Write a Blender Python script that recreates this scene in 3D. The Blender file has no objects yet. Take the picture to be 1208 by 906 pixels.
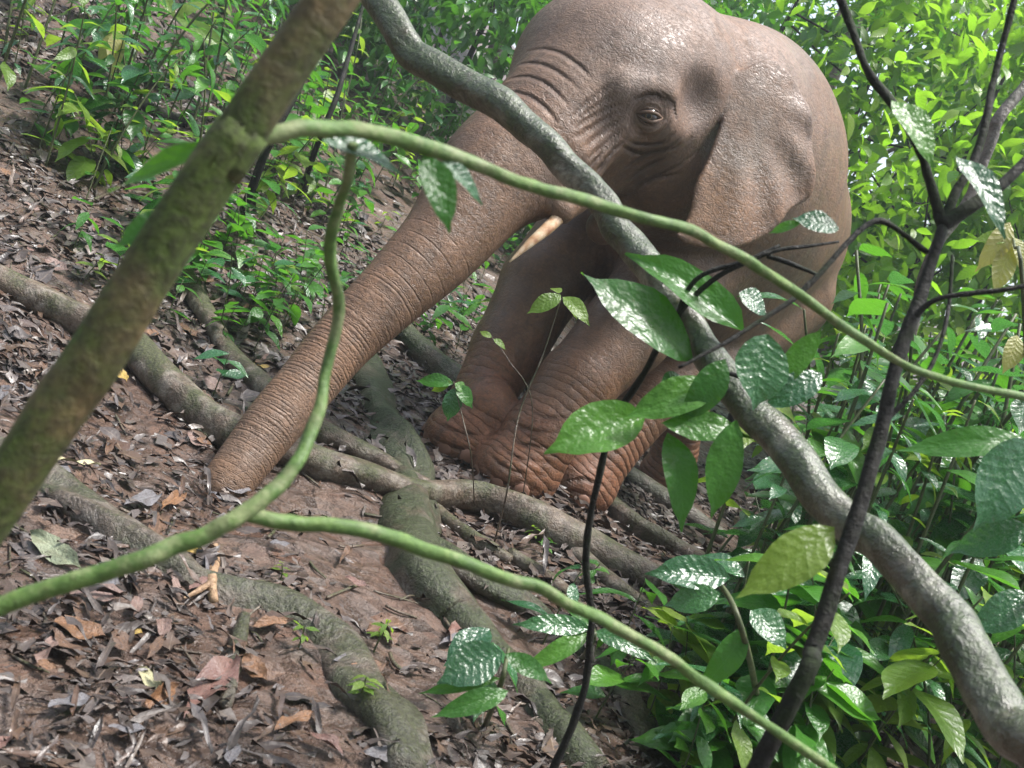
import bpy, math, random
import numpy as np
from mathutils import Vector, Matrix

random.seed(7)
RNG = np.random.default_rng(11)
SC = bpy.context.scene
COL = SC.collection

# ------------------------------------------------------------------ camera
W0, H0 = 1208.0, 906.0                       # size of the photograph
HFOV, PITCH, ROLL, CAMZ = math.radians(50), math.radians(8), math.radians(22), 1.0
FPX = W0 / 2 / math.tan(HFOV / 2)
_fwd = np.array([0, math.cos(PITCH), -math.sin(PITCH)])
_r0 = np.array([1.0, 0, 0]); _u0 = np.array([0, math.sin(PITCH), math.cos(PITCH)])
CR = math.cos(ROLL) * _r0 + math.sin(ROLL) * _u0
CU = -math.sin(ROLL) * _r0 + math.cos(ROLL) * _u0
CAMP = np.array([0, 0, CAMZ])
cam = bpy.data.cameras.new('camera'); camo = bpy.data.objects.new('camera', cam); COL.objects.link(camo)
cam.sensor_width = 36; cam.angle = HFOV; cam.clip_start = 0.05; cam.clip_end = 600
m = Matrix.Identity(4)
for i in range(3):
    m[i][0], m[i][1], m[i][2], m[i][3] = CR[i], CU[i], -_fwd[i], CAMP[i]
camo.matrix_world = m
cam.dof.use_dof = True; cam.dof.focus_distance = 3.7; cam.dof.aperture_fstop = 9.0
SC.camera = camo

# ------------------------------------------------------------------ daylight
world = bpy.data.worlds.new('World'); SC.world = world; world.use_nodes = True
SUN_EL, SUN_AZ = math.radians(70), math.radians(78)       # azimuth measured from +Y (ahead) towards +X
wn = world.node_tree.nodes; wl = world.node_tree.links
sky = wn.new('ShaderNodeTexSky'); sky.sky_type = 'NISHITA'; sky.sun_disc = False
sky.sun_elevation = SUN_EL; sky.sun_rotation = SUN_AZ
sky.air_density = 1.0; sky.dust_density = 4.0; sky.ozone_density = 1.0
hsv = wn.new('ShaderNodeHueSaturation'); hsv.inputs['Saturation'].default_value = 0.75      # thin overcast
wl.new(sky.outputs[0], hsv.inputs['Color'])
wl.new(hsv.outputs[0], wn['Background'].inputs['Color'])
wn['Background'].inputs['Strength'].default_value = 0.13
sun = bpy.data.lights.new('sun', 'SUN'); suno = bpy.data.objects.new('sun', sun); COL.objects.link(suno)
sun.energy = 2.7; sun.angle = math.radians(12); sun.color = (1.0, 0.98, 0.95)
_sd = Vector((math.sin(SUN_AZ) * math.cos(SUN_EL), math.cos(SUN_AZ) * math.cos(SUN_EL), math.sin(SUN_EL)))
suno.rotation_euler = _sd.to_track_quat('Z', 'Y').to_euler()
SC.view_settings.view_transform = 'Standard'; SC.view_settings.look = 'None'
SC.view_settings.exposure = 1.48; SC.view_settings.gamma = 1.0; SC.view_settings.use_curve_mapping = False
SC.cycles.use_denoising = True
SC.cycles.max_bounces = 8; SC.cycles.transmission_bounces = 6; SC.cycles.transparent_max_bounces = 8
SC.cycles.sample_clamp_indirect = 6.0

# ------------------------------------------------------------------ helpers
def ray(px, py):
    d = _fwd + CR * ((px - W0 / 2) / FPX) + CU * (-(py - H0 / 2) / FPX)
    return d                                  # depth along the view axis is 1
def pix(px, py, d):
    return CAMP + ray(px, py) * d
def proj(p):
    v = np.asarray(p, float) - CAMP
    d = v @ _fwd
    return W0 / 2 + FPX * (v @ CR) / d, H0 / 2 - FPX * (v @ CU) / d, d

def _hash2(ix, iy, s):
    h = np.sin(ix * 127.1 + iy * 311.7 + s * 74.7) * 43758.5453
    return h - np.floor(h)
def vnoise(x, y, s=0):
    x = np.asarray(x, float); y = np.asarray(y, float)
    ix = np.floor(x); iy = np.floor(y); fx = x - ix; fy = y - iy
    fx = fx * fx * (3 - 2 * fx); fy = fy * fy * (3 - 2 * fy)
    a = _hash2(ix, iy, s); b = _hash2(ix + 1, iy, s); c = _hash2(ix, iy + 1, s); d = _hash2(ix + 1, iy + 1, s)
    return (a * (1 - fx) + b * fx) * (1 - fy) + (c * (1 - fx) + d * fx) * fy - 0.5
def softplus(t, w=0.4):
    return w * np.log1p(np.exp(np.clip(t / w, -40, 40)))
def sstep(a, b, t):
    t = np.clip((t - a) / (b - a), 0, 1); return t * t * (3 - 2 * t)
def ground_z(x, y, fine=True):
    x = np.asarray(x, float); y = np.asarray(y, float)
    k = np.clip(0.36 - 0.245 * x, 0.0, 1.5)
    far = softplus(y - 3.0, 0.35)
    far = np.where(far > 7, 7 + (far - 7) * 0.35, far)
    z = 0.22 * far * k
    z -= 0.16 * sstep(-0.1, 0.9, x) * sstep(3.6, 5.2, y) * (1 - sstep(7, 10, y))
    z += 0.10 * softplus(y - 8, 1.0)
    z += 0.10 * softplus(-x - 1.2, 0.4) * sstep(0.5, 3, y)
    z += 0.10 * vnoise(x * 0.9, y * 0.9, 1) * sstep(0.5, 2, np.hypot(x, y))
    if fine:
        z += 0.05 * vnoise(x * 3.1, y * 3.1, 2) + 0.02 * vnoise(x * 9, y * 9, 3) + 0.010 * vnoise(x * 23, y * 23, 4)
    return z
_ts = np.concatenate([np.arange(0.3, 6, 0.02), np.arange(6, 40, 0.1)])
def gp(px, py, lift=0.0):
    """where the line of sight through a pixel meets the ground"""
    d = ray(px, py); Q = CAMP[:, None] + d[:, None] * _ts
    e = Q[2] - ground_z(Q[0], Q[1]) - lift; i = int(np.argmax(e <= 0))
    if e[i] > 0: i = len(_ts) - 1
    t = _ts[i] if i == 0 else _ts[i - 1] + (_ts[i] - _ts[i - 1]) * max(0.0, min(1.0, e[i - 1] / (e[i - 1] - e[i] + 1e-9)))
    return CAMP + d * t
def gz(x, y): return float(ground_z(x, y))

def mesh_obj(name, V, F, mat=None, parent=None, smooth=True):
    me = bpy.data.meshes.new(name)
    V = np.asarray(V, float)
    if isinstance(F, np.ndarray):
        n, k = F.shape
        me.vertices.add(len(V)); me.vertices.foreach_set('co', V.ravel())
        me.loops.add(n * k); me.loops.foreach_set('vertex_index', F.ravel().astype(np.int32))
        me.polygons.add(n); me.polygons.foreach_set('loop_start', np.arange(0, n * k, k, dtype=np.int32))
        me.update(calc_edges=True)
    else:
        me.from_pydata(V.tolist(), [], F); me.update()
    if smooth: me.polygons.foreach_set('use_smooth', np.ones(len(me.polygons), bool))
    if mat: me.materials.append(mat)
    o = bpy.data.objects.new(name, me); COL.objects.link(o)
    if parent is not None:
        o.parent = parent; o.location = -parent.location
    return o
def tag(o, label=None, cat=None, group=None, kind=None):
    if label: o['label'] = label
    if cat: o['category'] = cat
    if group: o['group'] = group
    if kind: o['kind'] = kind
    return o
def empty(name, loc, label=None, cat=None, group=None):
    o = bpy.data.objects.new(name, None); COL.objects.link(o); o.location = Vector(loc); o.empty_display_size = 0.1
    return tag(o, label, cat, group)
def fattr(me, name, vals):
    a = me.attributes.new(name, 'FLOAT', 'POINT'); a.data.foreach_set('value', np.asarray(vals, np.float32))

def catmull(P, n=8):
    P = np.asarray(P, float)
    Q = np.vstack([2 * P[0] - P[1], P, 2 * P[-1] - P[-2]]); out = []
    for i in range(1, len(Q) - 2):
        a, b, c, d = Q[i - 1], Q[i], Q[i + 1], Q[i + 2]
        for t in np.linspace(0, 1, n, endpoint=False):
            out.append(0.5 * (2 * b + (c - a) * t + (2 * a - 5 * b + 4 * c - d) * t * t + (3 * b - a - 3 * c + d) * t ** 3))
    out.append(P[-1]); return np.array(out)
def tube(path, rad, seg=10, rough=0.0, seed=0, flat=1.0, caps=True):
    """swept round stem: path Nx3, rad N; gives verts, quads/tris, arc length and angle per vertex"""
    path = np.asarray(path, float); N = len(path); rad = np.broadcast_to(np.asarray(rad, float), (N,))
    T = np.gradient(path, axis=0); T /= np.linalg.norm(T, axis=1)[:, None] + 1e-9
    ref = np.array([0, 0, 1.0]) if abs(T[0][2]) < 0.9 else np.array([1.0, 0, 0])
    n = np.cross(T[0], ref); n /= np.linalg.norm(n)
    L = np.concatenate([[0], np.cumsum(np.linalg.norm(np.diff(path, axis=0), axis=1))])
    V = []; F = []; ang = 2 * math.pi * np.arange(seg) / seg; ca, sa = np.cos(ang), np.sin(ang); rm = rad.mean()
    for i in range(N):
        n = n - T[i] * (n @ T[i]); n /= np.linalg.norm(n) + 1e-9
        b = np.cross(T[i], n); r = rad[i]
        if rough:
            r = r * (1 + rough * (2 * vnoise(ca * 1.3 + L[i] / (rm * 6) + seed * 7.3, sa * 1.3 + seed * 3.1, seed) + 0.8 * vnoise(ca * 3 + L[i] / (rm * 2) + seed, sa * 3, seed + 5)))
        V.append(path[i] + n * (ca * r)[:, None] + b * (sa * r * flat)[:, None])
    V = list(np.concatenate(V))
    for i in range(N - 1):
        for j in range(seg):
            F.append((i * seg + j, i * seg + (j + 1) % seg, (i + 1) * seg + (j + 1) % seg, (i + 1) * seg + j))
    if caps:
        V.append(path[0] - T[0] * rad[0] * 0.3); V.append(path[-1] + T[-1] * rad[-1] * 0.3); c0 = len(V) - 2
        for j in range(seg):
            F.append((c0, (j + 1) % seg, j)); F.append((c0 + 1, (N - 1) * seg + j, (N - 1) * seg + (j + 1) % seg))
    return np.array(V), F
def stem(name, pts, rads, mat, parent=None, n=8, seg=10, rough=0.0, seed=0, flat=1.0, wob=0.0):
    p = catmull(pts, n); r = np.interp(np.linspace(0, 1, len(p)), np.linspace(0, 1, len(rads)), rads)
    if wob:
        s = np.linspace(0, len(p) / 6.0, len(p))
        p = p + wob * np.stack([vnoise(s, s * 0 + seed, 1), vnoise(s, s * 0 + seed, 2), vnoise(s, s * 0 + seed, 3)], 1)
    V, F = tube(p, r, seg, rough, seed, flat)
    return mesh_obj(name, V, F, mat, parent)

# ------------------------------------------------------------------ node material helper
class NM:
    def __init__(self, name):
        self.m = bpy.data.materials.new(name); self.m.use_nodes = True
        self.n = self.m.node_tree.nodes; self.l = self.m.node_tree.links
        self.b = self.n['Principled BSDF']; self.out = self.n['Material Output']
    def set(self, node, **kw):
        for k, v in kw.items():
            self.put(node.inputs[k.replace('_', ' ')], v)
    def put(self, sock, v):
        if isinstance(v, bpy.types.NodeSocket): self.l.new(v, sock)
        else:
            if isinstance(v, tuple) and len(v) == 3 and sock.type == 'RGBA': v = (*v, 1)
            sock.default_value = v
    def math(self, op, a, b=None, c=None, clamp=False):
        x = self.n.new('ShaderNodeMath'); x.operation = op; x.use_clamp = clamp
        for s, v in zip(x.inputs, (a, b, c)):
            if v is not None: self.put(s, v)
        return x.outputs[0]
    def noise(self, vec, scale, detail=4, rough=0.55, dist=0.0, out=0):
        x = self.n.new('ShaderNodeTexNoise'); self.put(x.inputs['Scale'], scale); self.put(x.inputs['Detail'], detail)
        self.put(x.inputs['Roughness'], rough); self.put(x.inputs['Distortion'], dist)
        if vec is not None: self.l.new(vec, x.inputs['Vector'])
        return x.outputs[out]
    def voro(self, vec, scale, feature='F1', out=0, rnd=1.0):
        x = self.n.new('ShaderNodeTexVoronoi'); x.feature = feature; self.put(x.inputs['Scale'], scale); self.put(x.inputs['Randomness'], rnd)
        if vec is not None: self.l.new(vec, x.inputs['Vector'])
        return x.outputs[out]
    def ramp(self, fac, stops, interp='LINEAR'):
        x = self.n.new('ShaderNodeValToRGB'); self.l.new(fac, x.inputs[0]); e = x.color_ramp.elements; x.color_ramp.interpolation = interp
        while len(e) < len(stops): e.new(0.5)
        for el, (p, c) in zip(e, stops):
            el.position = p; el.color = (*c, 1) if len(c) == 3 else c
        return x.outputs[0]
    def mix(self, f, a, b, mode='MIX'):
        x = self.n.new('ShaderNodeMix'); x.data_type = 'RGBA'; x.blend_type = mode
        self.put(x.inputs[0], f); self.put(x.inputs[6], a); self.put(x.inputs[7], b); return x.outputs[2]
    def maprange(self, v, a, b, c, d):
        x = self.n.new('ShaderNodeMapRange'); x.inputs[1].default_value = a; x.inputs[2].default_value = b
        x.inputs[3].default_value = c; x.inputs[4].default_value = d; self.put(x.inputs[0], v); return x.outputs[0]
    def attr(self, name, out=2):
        x = self.n.new('ShaderNodeAttribute'); x.attribute_name = name; return x.outputs[out]
    def coord(self, which='Object'):
        x = self.n.new('ShaderNodeTexCoord'); return x.outputs[which]
    def geo(self, which):
        x = self.n.new('ShaderNodeNewGeometry'); return x.outputs[which]
    def scale(self, vec, s):
        x = self.n.new('ShaderNodeMapping'); self.l.new(vec, x.inputs[0]); x.inputs['Scale'].default_value = s; return x.outputs[0]
    def bump(self, h, strength=0.5, dist=0.01, prev=None):
        x = self.n.new('ShaderNodeBump'); x.inputs['Strength'].default_value = strength; x.inputs['Distance'].default_value = dist
        self.l.new(h, x.inputs['Height'])
        if prev is not None: self.l.new(prev, x.inputs['Normal'])
        return x.outputs[0]
    def rnd(self):
        x = self.n.new('ShaderNodeObjectInfo'); return x.outputs['Random']
# ------------------------------------------------------------------ ground
def warp(n, lo, hi, c, dens):
    t = np.linspace(-1, 1, n); s = np.sinh(t * dens) / math.sinh(dens)
    return np.where(s < 0, c + s * (c - lo), c + s * (hi - c))
gx = warp(430, -150, 150, -0.3, 6.6); gy = warp(430, -120, 220, 3.2, 6.6)
GX, GY = np.meshgrid(gx, gy, indexing='ij'); GZ = ground_z(GX, GY)
GZ = np.where(np.hypot(GX, GY) > 30, np.minimum(GZ, 12), GZ)
_i = (np.arange(429)[:, None] * 430 + np.arange(429)[None]).ravel()
M = NM('forest_soil'); co = M.coord('Object')
n1 = M.noise(co, 1.6, 5, 0.6); n2 = M.noise(co, 9, 6, 0.65); n3 = M.noise(co, 45, 4, 0.6)
vc = M.voro(M.scale(co, (1, 1.3, 1)), 17, 'F1', 1)
x = M.n.new('ShaderNodeSeparateColor'); M.l.new(vc, x.inputs[0])
soil = M.ramp(n2, [(0.28, (0.026, 0.015, 0.010)), (0.48, (0.075, 0.038, 0.022)), (0.66, (0.125, 0.062, 0.035)), (0.8, (0.16, 0.09, 0.055))])
lit = M.ramp(x.outputs[0], [(0.0, (0.025, 0.018, 0.014)), (0.35, (0.075, 0.05, 0.038)), (0.6, (0.13, 0.085, 0.062)), (0.85, (0.12, 0.10, 0.09)), (1.0, (0.10, 0.05, 0.03))])
c = M.mix(M.maprange(n1, 0.38, 0.56, 0.25, 0.85), soil, lit)
c = M.mix(M.maprange(n3, 0.4, 0.7, 0, 0.5), c, (0.022, 0.014, 0.010))
M.put(M.b.inputs['Base Color'], c); M.put(M.b.inputs['Roughness'], M.maprange(n2, 0.35, 0.65, 0.32, 0.7))
b1 = M.bump(n3, 0.9, 0.02); b2 = M.bump(M.voro(M.scale(co, (1, 1.3, 1)), 17), 0.6, 0.03, b1); M.put(M.b.inputs['Normal'], M.bump(n2, 0.6, 0.04, b2))
ground = mesh_obj('ground', np.stack([GX.ravel(), GY.ravel(), GZ.ravel()], 1), np.stack([_i, _i + 430, _i + 431, _i + 1], 1), M.m)
tag(ground, kind='structure')

# ------------------------------------------------------------------ leaf blades
def leaf_grid(W=0.42, nx=9, ny=3, p=0.85, q=0.9, droop=0.2, fold=0.15, wave=0.02, tip=0.12, seed=0, curl=0.0, rag=0.0):
    r = np.random.default_rng(seed); V = []; U = []; F = []
    ph = r.uniform(0, 6.28, 3)
    for i in range(nx + 1):
        t = i / nx; w = W * 0.5 * max(0.0, math.sin(math.pi * t ** p)) ** q
        if t > 1 - tip: w = min(w, W * 0.10 * (1 - t) / tip + 0.002)
        w = max(w, 0.004)
        rg_ = 1 + rag * r.uniform(-1, .5, 2)
        for j in range(-ny, ny + 1):
            s = j / ny; y = s * w * rg_[int(s > 0)]
            z = -droop * t * t + fold * abs(y) - curl * y * y / (W * W) + wave * abs(s) * math.sin(9 * t + ph[0] + (1.5 if s > 0 else 0)) + 0.3 * wave * math.sin(4 * t + ph[1])
            V.append((t * (1 - 0.25 * droop), y + 0.04 * math.sin(3 * t + ph[2]) * t, z)); U.append((t, s))
    n = 2 * ny + 1
    for i in range(nx):
        for j in range(n - 1): F.append((i * n + j, i * n + j + 1, (i + 1) * n + j + 1, (i + 1) * n + j))
    return np.array(V), np.array(F), np.array(U)
def leaf_material(name, c1, c2, c3, rough=0.3, trans=0.35, quilt=0.5, veins=9.0, veinmix=0.2, sheen=0.5):
    M = NM(name); lu = M.attr('lu'); lv = M.attr('lv'); av = M.math('ABSOLUTE', lv); co = M.coord('Object'); rn = M.rnd()
    tint = M.attr('tint')
    k = M.math('FRACT', M.math('ADD', rn, tint))
    base = M.ramp(k, [(0.0, c1), (0.5, c2), (1.0, c3)])
    base = M.mix(M.maprange(M.noise(co, 5, 4), 0.35, 0.75, 0, 0.35), base, tuple(v * 0.45 for v in c1))
    spot = M.noise(co, 23, 3); base = M.mix(M.maprange(spot, 0.66, 0.74, 0, 0.5), base, (0.10, 0.075, 0.025))
    ph = M.math('FRACT', M.math('MULTIPLY', M.math('SUBTRACT', lu, M.math('MULTIPLY', M.math('POWER', av, 0.8), 0.16)), veins))
    tri = M.math('ABSOLUTE', M.math('SUBTRACT', ph, 0.5))           # 0 between veins .. 0.5 on a vein
    vein = M.maprange(tri, 0.40, 0.5, 0, 1); midr = M.maprange(av, 0.0, 0.07, 1, 0); allv = M.math('MAXIMUM', M.math('MULTIPLY', vein, 0.6), midr)
    base = M.mix(M.math('MULTIPLY', allv, veinmix), base, tuple(min(1, v * 1.9 + 0.03) for v in c2))
    hq = M.math('SUBTRACT', M.math('SUBTRACT', 1.0, M.math('MULTIPLY', M.math('MULTIPLY', tri, tri), 4.0)), M.math('MULTIPLY', midr, 0.8))
    fine = M.noise(co, 40, 3)
    b = M.bump(hq, quilt, 0.006); b = M.bump(fine, 0.10 + 0.5 * quilt, 0.004, b); b = M.bump(M.noise(co, 9, 2), 0.35, 0.012, b)
    M.put(M.b.inputs['Base Color'], base); M.put(M.b.inputs['Roughness'], M.maprange(fine, 0.3, 0.7, rough * 0.75, rough * 1.3)); M.put(M.b.inputs['Normal'], b)
    M.b.inputs['Specular IOR Level'].default_value = sheen
    tr = M.n.new('ShaderNodeBsdfTranslucent'); M.put(tr.inputs['Color'], M.mix(0.6, base, tuple(min(1, v) for v in (c2[0] * 2.6 + 0.02, c2[1] * 2.6, c2[2] * 0.9)))); M.l.new(b, tr.inputs['Normal'])
    mx = M.n.new('ShaderNodeMixShader'); mx.inputs[0].default_value = trans
    M.l.new(M.b.outputs[0], mx.inputs[1]); M.l.new(tr.outputs[0], mx.inputs[2]); M.l.new(mx.outputs[0], M.out.inputs[0])
    return M.m
LM = {
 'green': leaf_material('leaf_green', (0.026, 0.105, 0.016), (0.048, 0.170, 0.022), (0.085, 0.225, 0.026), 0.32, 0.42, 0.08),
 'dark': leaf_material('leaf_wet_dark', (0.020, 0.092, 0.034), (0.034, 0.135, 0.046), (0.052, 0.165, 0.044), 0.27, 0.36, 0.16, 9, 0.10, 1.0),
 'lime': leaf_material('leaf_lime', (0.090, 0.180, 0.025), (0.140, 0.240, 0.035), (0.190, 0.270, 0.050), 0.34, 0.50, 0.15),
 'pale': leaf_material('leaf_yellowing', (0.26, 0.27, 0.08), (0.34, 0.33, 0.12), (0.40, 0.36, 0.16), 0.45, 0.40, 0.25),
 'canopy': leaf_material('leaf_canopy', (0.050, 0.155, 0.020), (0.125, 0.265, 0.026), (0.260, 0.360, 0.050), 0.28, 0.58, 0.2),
}
LEAFM = {}
def leaf_set(key, mat, shapes):
    out = []
    for i, kw in enumerate(shapes):
        V, F, U = leaf_grid(seed=i + 1, **kw)
        me = bpy.data.meshes.new('leaf_' + key); me.from_pydata(V.tolist(), [], F.tolist()); me.polygons.foreach_set('use_smooth', np.ones(len(F), bool))
        fattr(me, 'lu', U[:, 0]); fattr(me, 'lv', U[:, 1]); fattr(me, 'tint', np.zeros(len(V))); me.materials.append(LM[mat]); me.update(); out.append(me)
    LEAFM[key] = out
broad = [dict(rag=.06, W=.50, droop=.22, fold=.20, wave=.02), dict(rag=.09, W=.44, droop=.35, fold=.1, wave=.03), dict(rag=.06, W=.56, droop=.12, fold=.28, wave=.025), dict(W=.48, droop=.48, fold=.15, wave=.02)]
narrow = [dict(W=.30, droop=.3, fold=.2, wave=.015), dict(W=.26, droop=.5, fold=.25, wave=.02), dict(W=.34, droop=.15, fold=.15, wave=.02)]
for mname in ('green', 'dark', 'lime', 'pale'):
    leaf_set('broad_' + mname, mname, broad); leaf_set('narrow_' + mname, mname, narrow)
small = [dict(W=.42, nx=5, ny=1, droop=.2, fold=.2, wave=.02), dict(W=.36, nx=5, ny=1, droop=.45, fold=.1, wave=.02), dict(W=.5, nx=5, ny=1, droop=.1, fold=.3, wave=.03)]
for mname in ('green', 'dark', 'lime', 'canopy'): leaf_set('small_' + mname, mname, small)
def frame(base, d, up, s, sw=None):
    d = np.asarray(d, float); d = d / (np.linalg.norm(d) + 1e-9); up = np.asarray(up, float); y = np.cross(up, d)
    if np.linalg.norm(y) < 1e-3: y = np.cross([0.3, 0.9, 0.1], d)
    y /= np.linalg.norm(y); z = np.cross(d, y); sw = s if sw is None else sw
    return Matrix(((d[0] * s, y[0] * sw, z[0] * s, base[0]), (d[1] * s, y[1] * sw, z[1] * s, base[1]), (d[2] * s, y[2] * sw, z[2] * s, base[2]), (0, 0, 0, 1)))
def leaf(parent, key, base, d, up, L, name='leaf', sw=None, var=None):
    me = LEAFM[key][RNG.integers(len(LEAFM[key])) if var is None else var]
    o = bpy.data.objects.new(name, me); COL.objects.link(o); o.parent = parent
    b = np.asarray(base, float) - (np.array(parent.location) if parent is not None else 0)
    o.matrix_basis = frame(b, d, up, L, sw); return o
def leaf_px(parent, key, b, t, wpx, depth, tipdepth=None, up=None, var=None, name='leaf'):
    """a blade from base pixel to tip pixel at the given depths"""
    B = pix(b[0], b[1], depth); T = pix(t[0], t[1], depth if tipdepth is None else tipdepth)
    L = np.linalg.norm(T - B); W = wpx * depth / FPX
    up = (-_fwd * 0.8 + np.array([0, 0, 0.6])) if up is None else up
    me = LEAFM[key][0 if var is None else var]; w0 = max(v.co.y for v in me.vertices) - min(v.co.y for v in me.vertices)
    return leaf(parent, key, B, T - B, up, L, name, W / w0, 0 if var is None else var)
def leaf_cloud(name, P, D, U, L, mat, parent=None, kw=None):
    """many small blades in one mesh (a crown)"""
    V0, F0, UV = leaf_grid(**(kw or dict(W=.42, nx=4, ny=1, droop=.25, fold=.2, wave=.02)))
    D = D / (np.linalg.norm(D, axis=1)[:, None] + 1e-9); Y = np.cross(U, D); Y /= np.linalg.norm(Y, axis=1)[:, None] + 1e-9; Z = np.cross(D, Y)
    n, m_ = len(P), len(V0); L = np.broadcast_to(L, (n,))
    V = P[:, None] + L[:, None, None] * (V0[None, :, 0, None] * D[:, None] + V0[None, :, 1, None] * Y[:, None] + V0[None, :, 2, None] * Z[:, None])
    F = (F0[None] + (np.arange(n) * m_)[:, None, None]).reshape(-1, 4)
    o = mesh_obj(name, V.reshape(-1, 3), F, mat, parent)
    fattr(o.data, 'lu', np.tile(UV[:, 0], n)); fattr(o.data, 'lv', np.tile(UV[:, 1], n)); fattr(o.data, 'tint', np.repeat(RNG.random(n), m_))
    return o

# ------------------------------------------------------------------ bark, wood, dead leaf materials
def bark(name, stops, moss=0.0, mosscol=(0.055, 0.085, 0.018), rough=0.7, sc=18, stretch=(1, 1, 1), bumpd=0.01, pale=None, spec=0.5):
    M = NM(name); co = M.scale(M.coord('Object'), stretch)
    n1 = M.noise(co, sc, 6, 0.65, 0.4); n2 = M.noise(co, sc * 0.28, 4, 0.6); n3 = M.noise(co, sc * 5, 3, 0.6)
    c = M.ramp(n1, stops)
    if pale: c = M.mix(M.maprange(M.noise(co, sc * 0.6, 5, 0.7), 0.50, 0.62, 0, 0.85), c, pale)
    if moss:
        nz = M.n.new('ShaderNodeSeparateXYZ'); M.l.new(M.geo('Normal'), nz.inputs[0])
        f = M.math('MULTIPLY', M.maprange(M.math('ADD', n2, M.math('MULTIPLY', nz.outputs[2], 0.10)), 0.60 - 0.25 * moss, 0.72 - 0.2 * moss, 0, 1), 0.9)
        mc = M.mix(M.maprange(n3, 0.35, 0.65, 0, 1), mosscol, tuple(v * 0.45 for v in mosscol)); c = M.mix(f, c, mc)
    c = M.mix(M.maprange(n3, 0.42, 0.75, 0, 0.45), c, tuple(v * 0.4 for v in stops[0][1]))
    M.put(M.b.inputs['Base Color'], c); M.put(M.b.inputs['Roughness'], M.maprange(n2, 0.3, 0.7, rough * 0.7, min(1, rough * 1.25)))
    M.b.inputs['Specular IOR Level'].default_value = spec
    b = M.bump(n3, 0.5, bumpd * 0.5); M.put(M.b.inputs['Normal'], M.bump(n1, 0.8, bumpd, b)); return M.m
BK = {
 'mossy': bark('bark_mossy_sapling', [(0.30, (0.04, 0.030, 0.012)), (0.52, (0.095, 0.068, 0.026)), (0.72, (0.15, 0.11, 0.05))], 0.9, (0.050, 0.085, 0.010), 0.85, 26, (1, 1, 1), 0.005, (0.20, 0.13, 0.06)),
 'liana': bark('bark_grey_branch', [(0.25, (0.025, 0.020, 0.012)), (0.42, (0.065, 0.052, 0.032)), (0.60, (0.11, 0.098, 0.070)), (0.8, (0.12, 0.065, 0.030))], 0.85, (0.034, 0.060, 0.010), 0.41, 26, (1, 1, 1), 0.010, (0.24, 0.225, 0.18), 0.8),
 'vine': bark('bark_green_vine', [(0.3, (0.050, 0.105, 0.020)), (0.55, (0.090, 0.165, 0.035)), (0.75, (0.15, 0.22, 0.06))], 0.0, rough=0.7, sc=38, bumpd=0.004, pale=(0.19, 0.22, 0.10)),
 'dark': bark('bark_dark_sapling', [(0.3, (0.005, 0.005, 0.004)), (0.55, (0.011, 0.010, 0.007)), (0.78, (0.024, 0.023, 0.016))], 0.30, (0.018, 0.030, 0.009), 0.75, 40, spec=0.3),
 'log': bark('bark_fallen_log', [(0.28, (0.035, 0.025, 0.018)), (0.50, (0.10, 0.072, 0.050)), (0.70, (0.18, 0.135, 0.10)), (0.85, (0.24, 0.20, 0.16))], 0.40, (0.06, 0.07, 0.02), 0.55, 26, (1, 1, 1), 0.014, (0.22, 0.19, 0.155)),
 'root': bark('bark_mossy_root', [(0.28, (0.030, 0.022, 0.015)), (0.50, (0.075, 0.055, 0.038)), (0.72, (0.13, 0.10, 0.072))], 0.66, (0.040, 0.056, 0.017), 0.5, 24, (1, 1, 1), 0.022, (0.14, 0.12, 0.095)),
 'greyroot': bark('bark_grey_root', [(0.28, (0.042, 0.032, 0.025)), (0.5, (0.10, 0.078, 0.060)), (0.72, (0.17, 0.135, 0.11))], 0.45, (0.045, 0.052, 0.020), 0.45, 22, (1, 1, 1), 0.020, (0.18, 0.155, 0.135)),
 'stem': bark('plant_stem', [(0.3, (0.035, 0.05, 0.015)), (0.6, (0.075, 0.09, 0.03)), (0.8, (0.10, 0.08, 0.04))], 0.0, rough=0.55, sc=30, bumpd=0.003),
 'tan': bark('splintered_wood', [(0.25, (0.10, 0.055, 0.028)), (0.5, (0.30, 0.19, 0.11)), (0.75, (0.46, 0.33, 0.20))], 0.0, rough=0.7, sc=40, bumpd=0.008),
}
def dead_material():
    M = NM('dead_leaf'); k = M.math('FRACT', M.math('ADD', M.attr('tint'), M.rnd())); co = M.coord('Object')
    c = M.ramp(k, [(0.0, (0.018, 0.013, 0.011)), (0.18, (0.038, 0.027, 0.021)), (0.36, (0.070, 0.055, 0.048)), (0.50, (0.098, 0.086, 0.084)), (0.62, (0.070, 0.038, 0.024)), (0.76, (0.098, 0.064, 0.044)), (0.88, (0.048, 0.042, 0.043)), (1.0, (0.155, 0.128, 0.108))])
    nz = M.noise(co, 30, 4); c = M.mix(M.maprange(nz, 0.42, 0.7, 0, 0.6), c, (0.035, 0.024, 0.02))
    lv = M.math('ABSOLUTE', M.attr('lv')); c = M.mix(M.maprange(lv, 0, 0.08, 0.5, 0), c, (0.27, 0.21, 0.16))
    M.put(M.b.inputs['Base Color'], c); M.put(M.b.inputs['Roughness'], M.maprange(nz, 0.3, 0.7, 0.26, 0.62)); M.put(M.b.inputs['Normal'], M.bump(nz, 0.5, 0.012)); return M.m
DEADM = dead_material()
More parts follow.
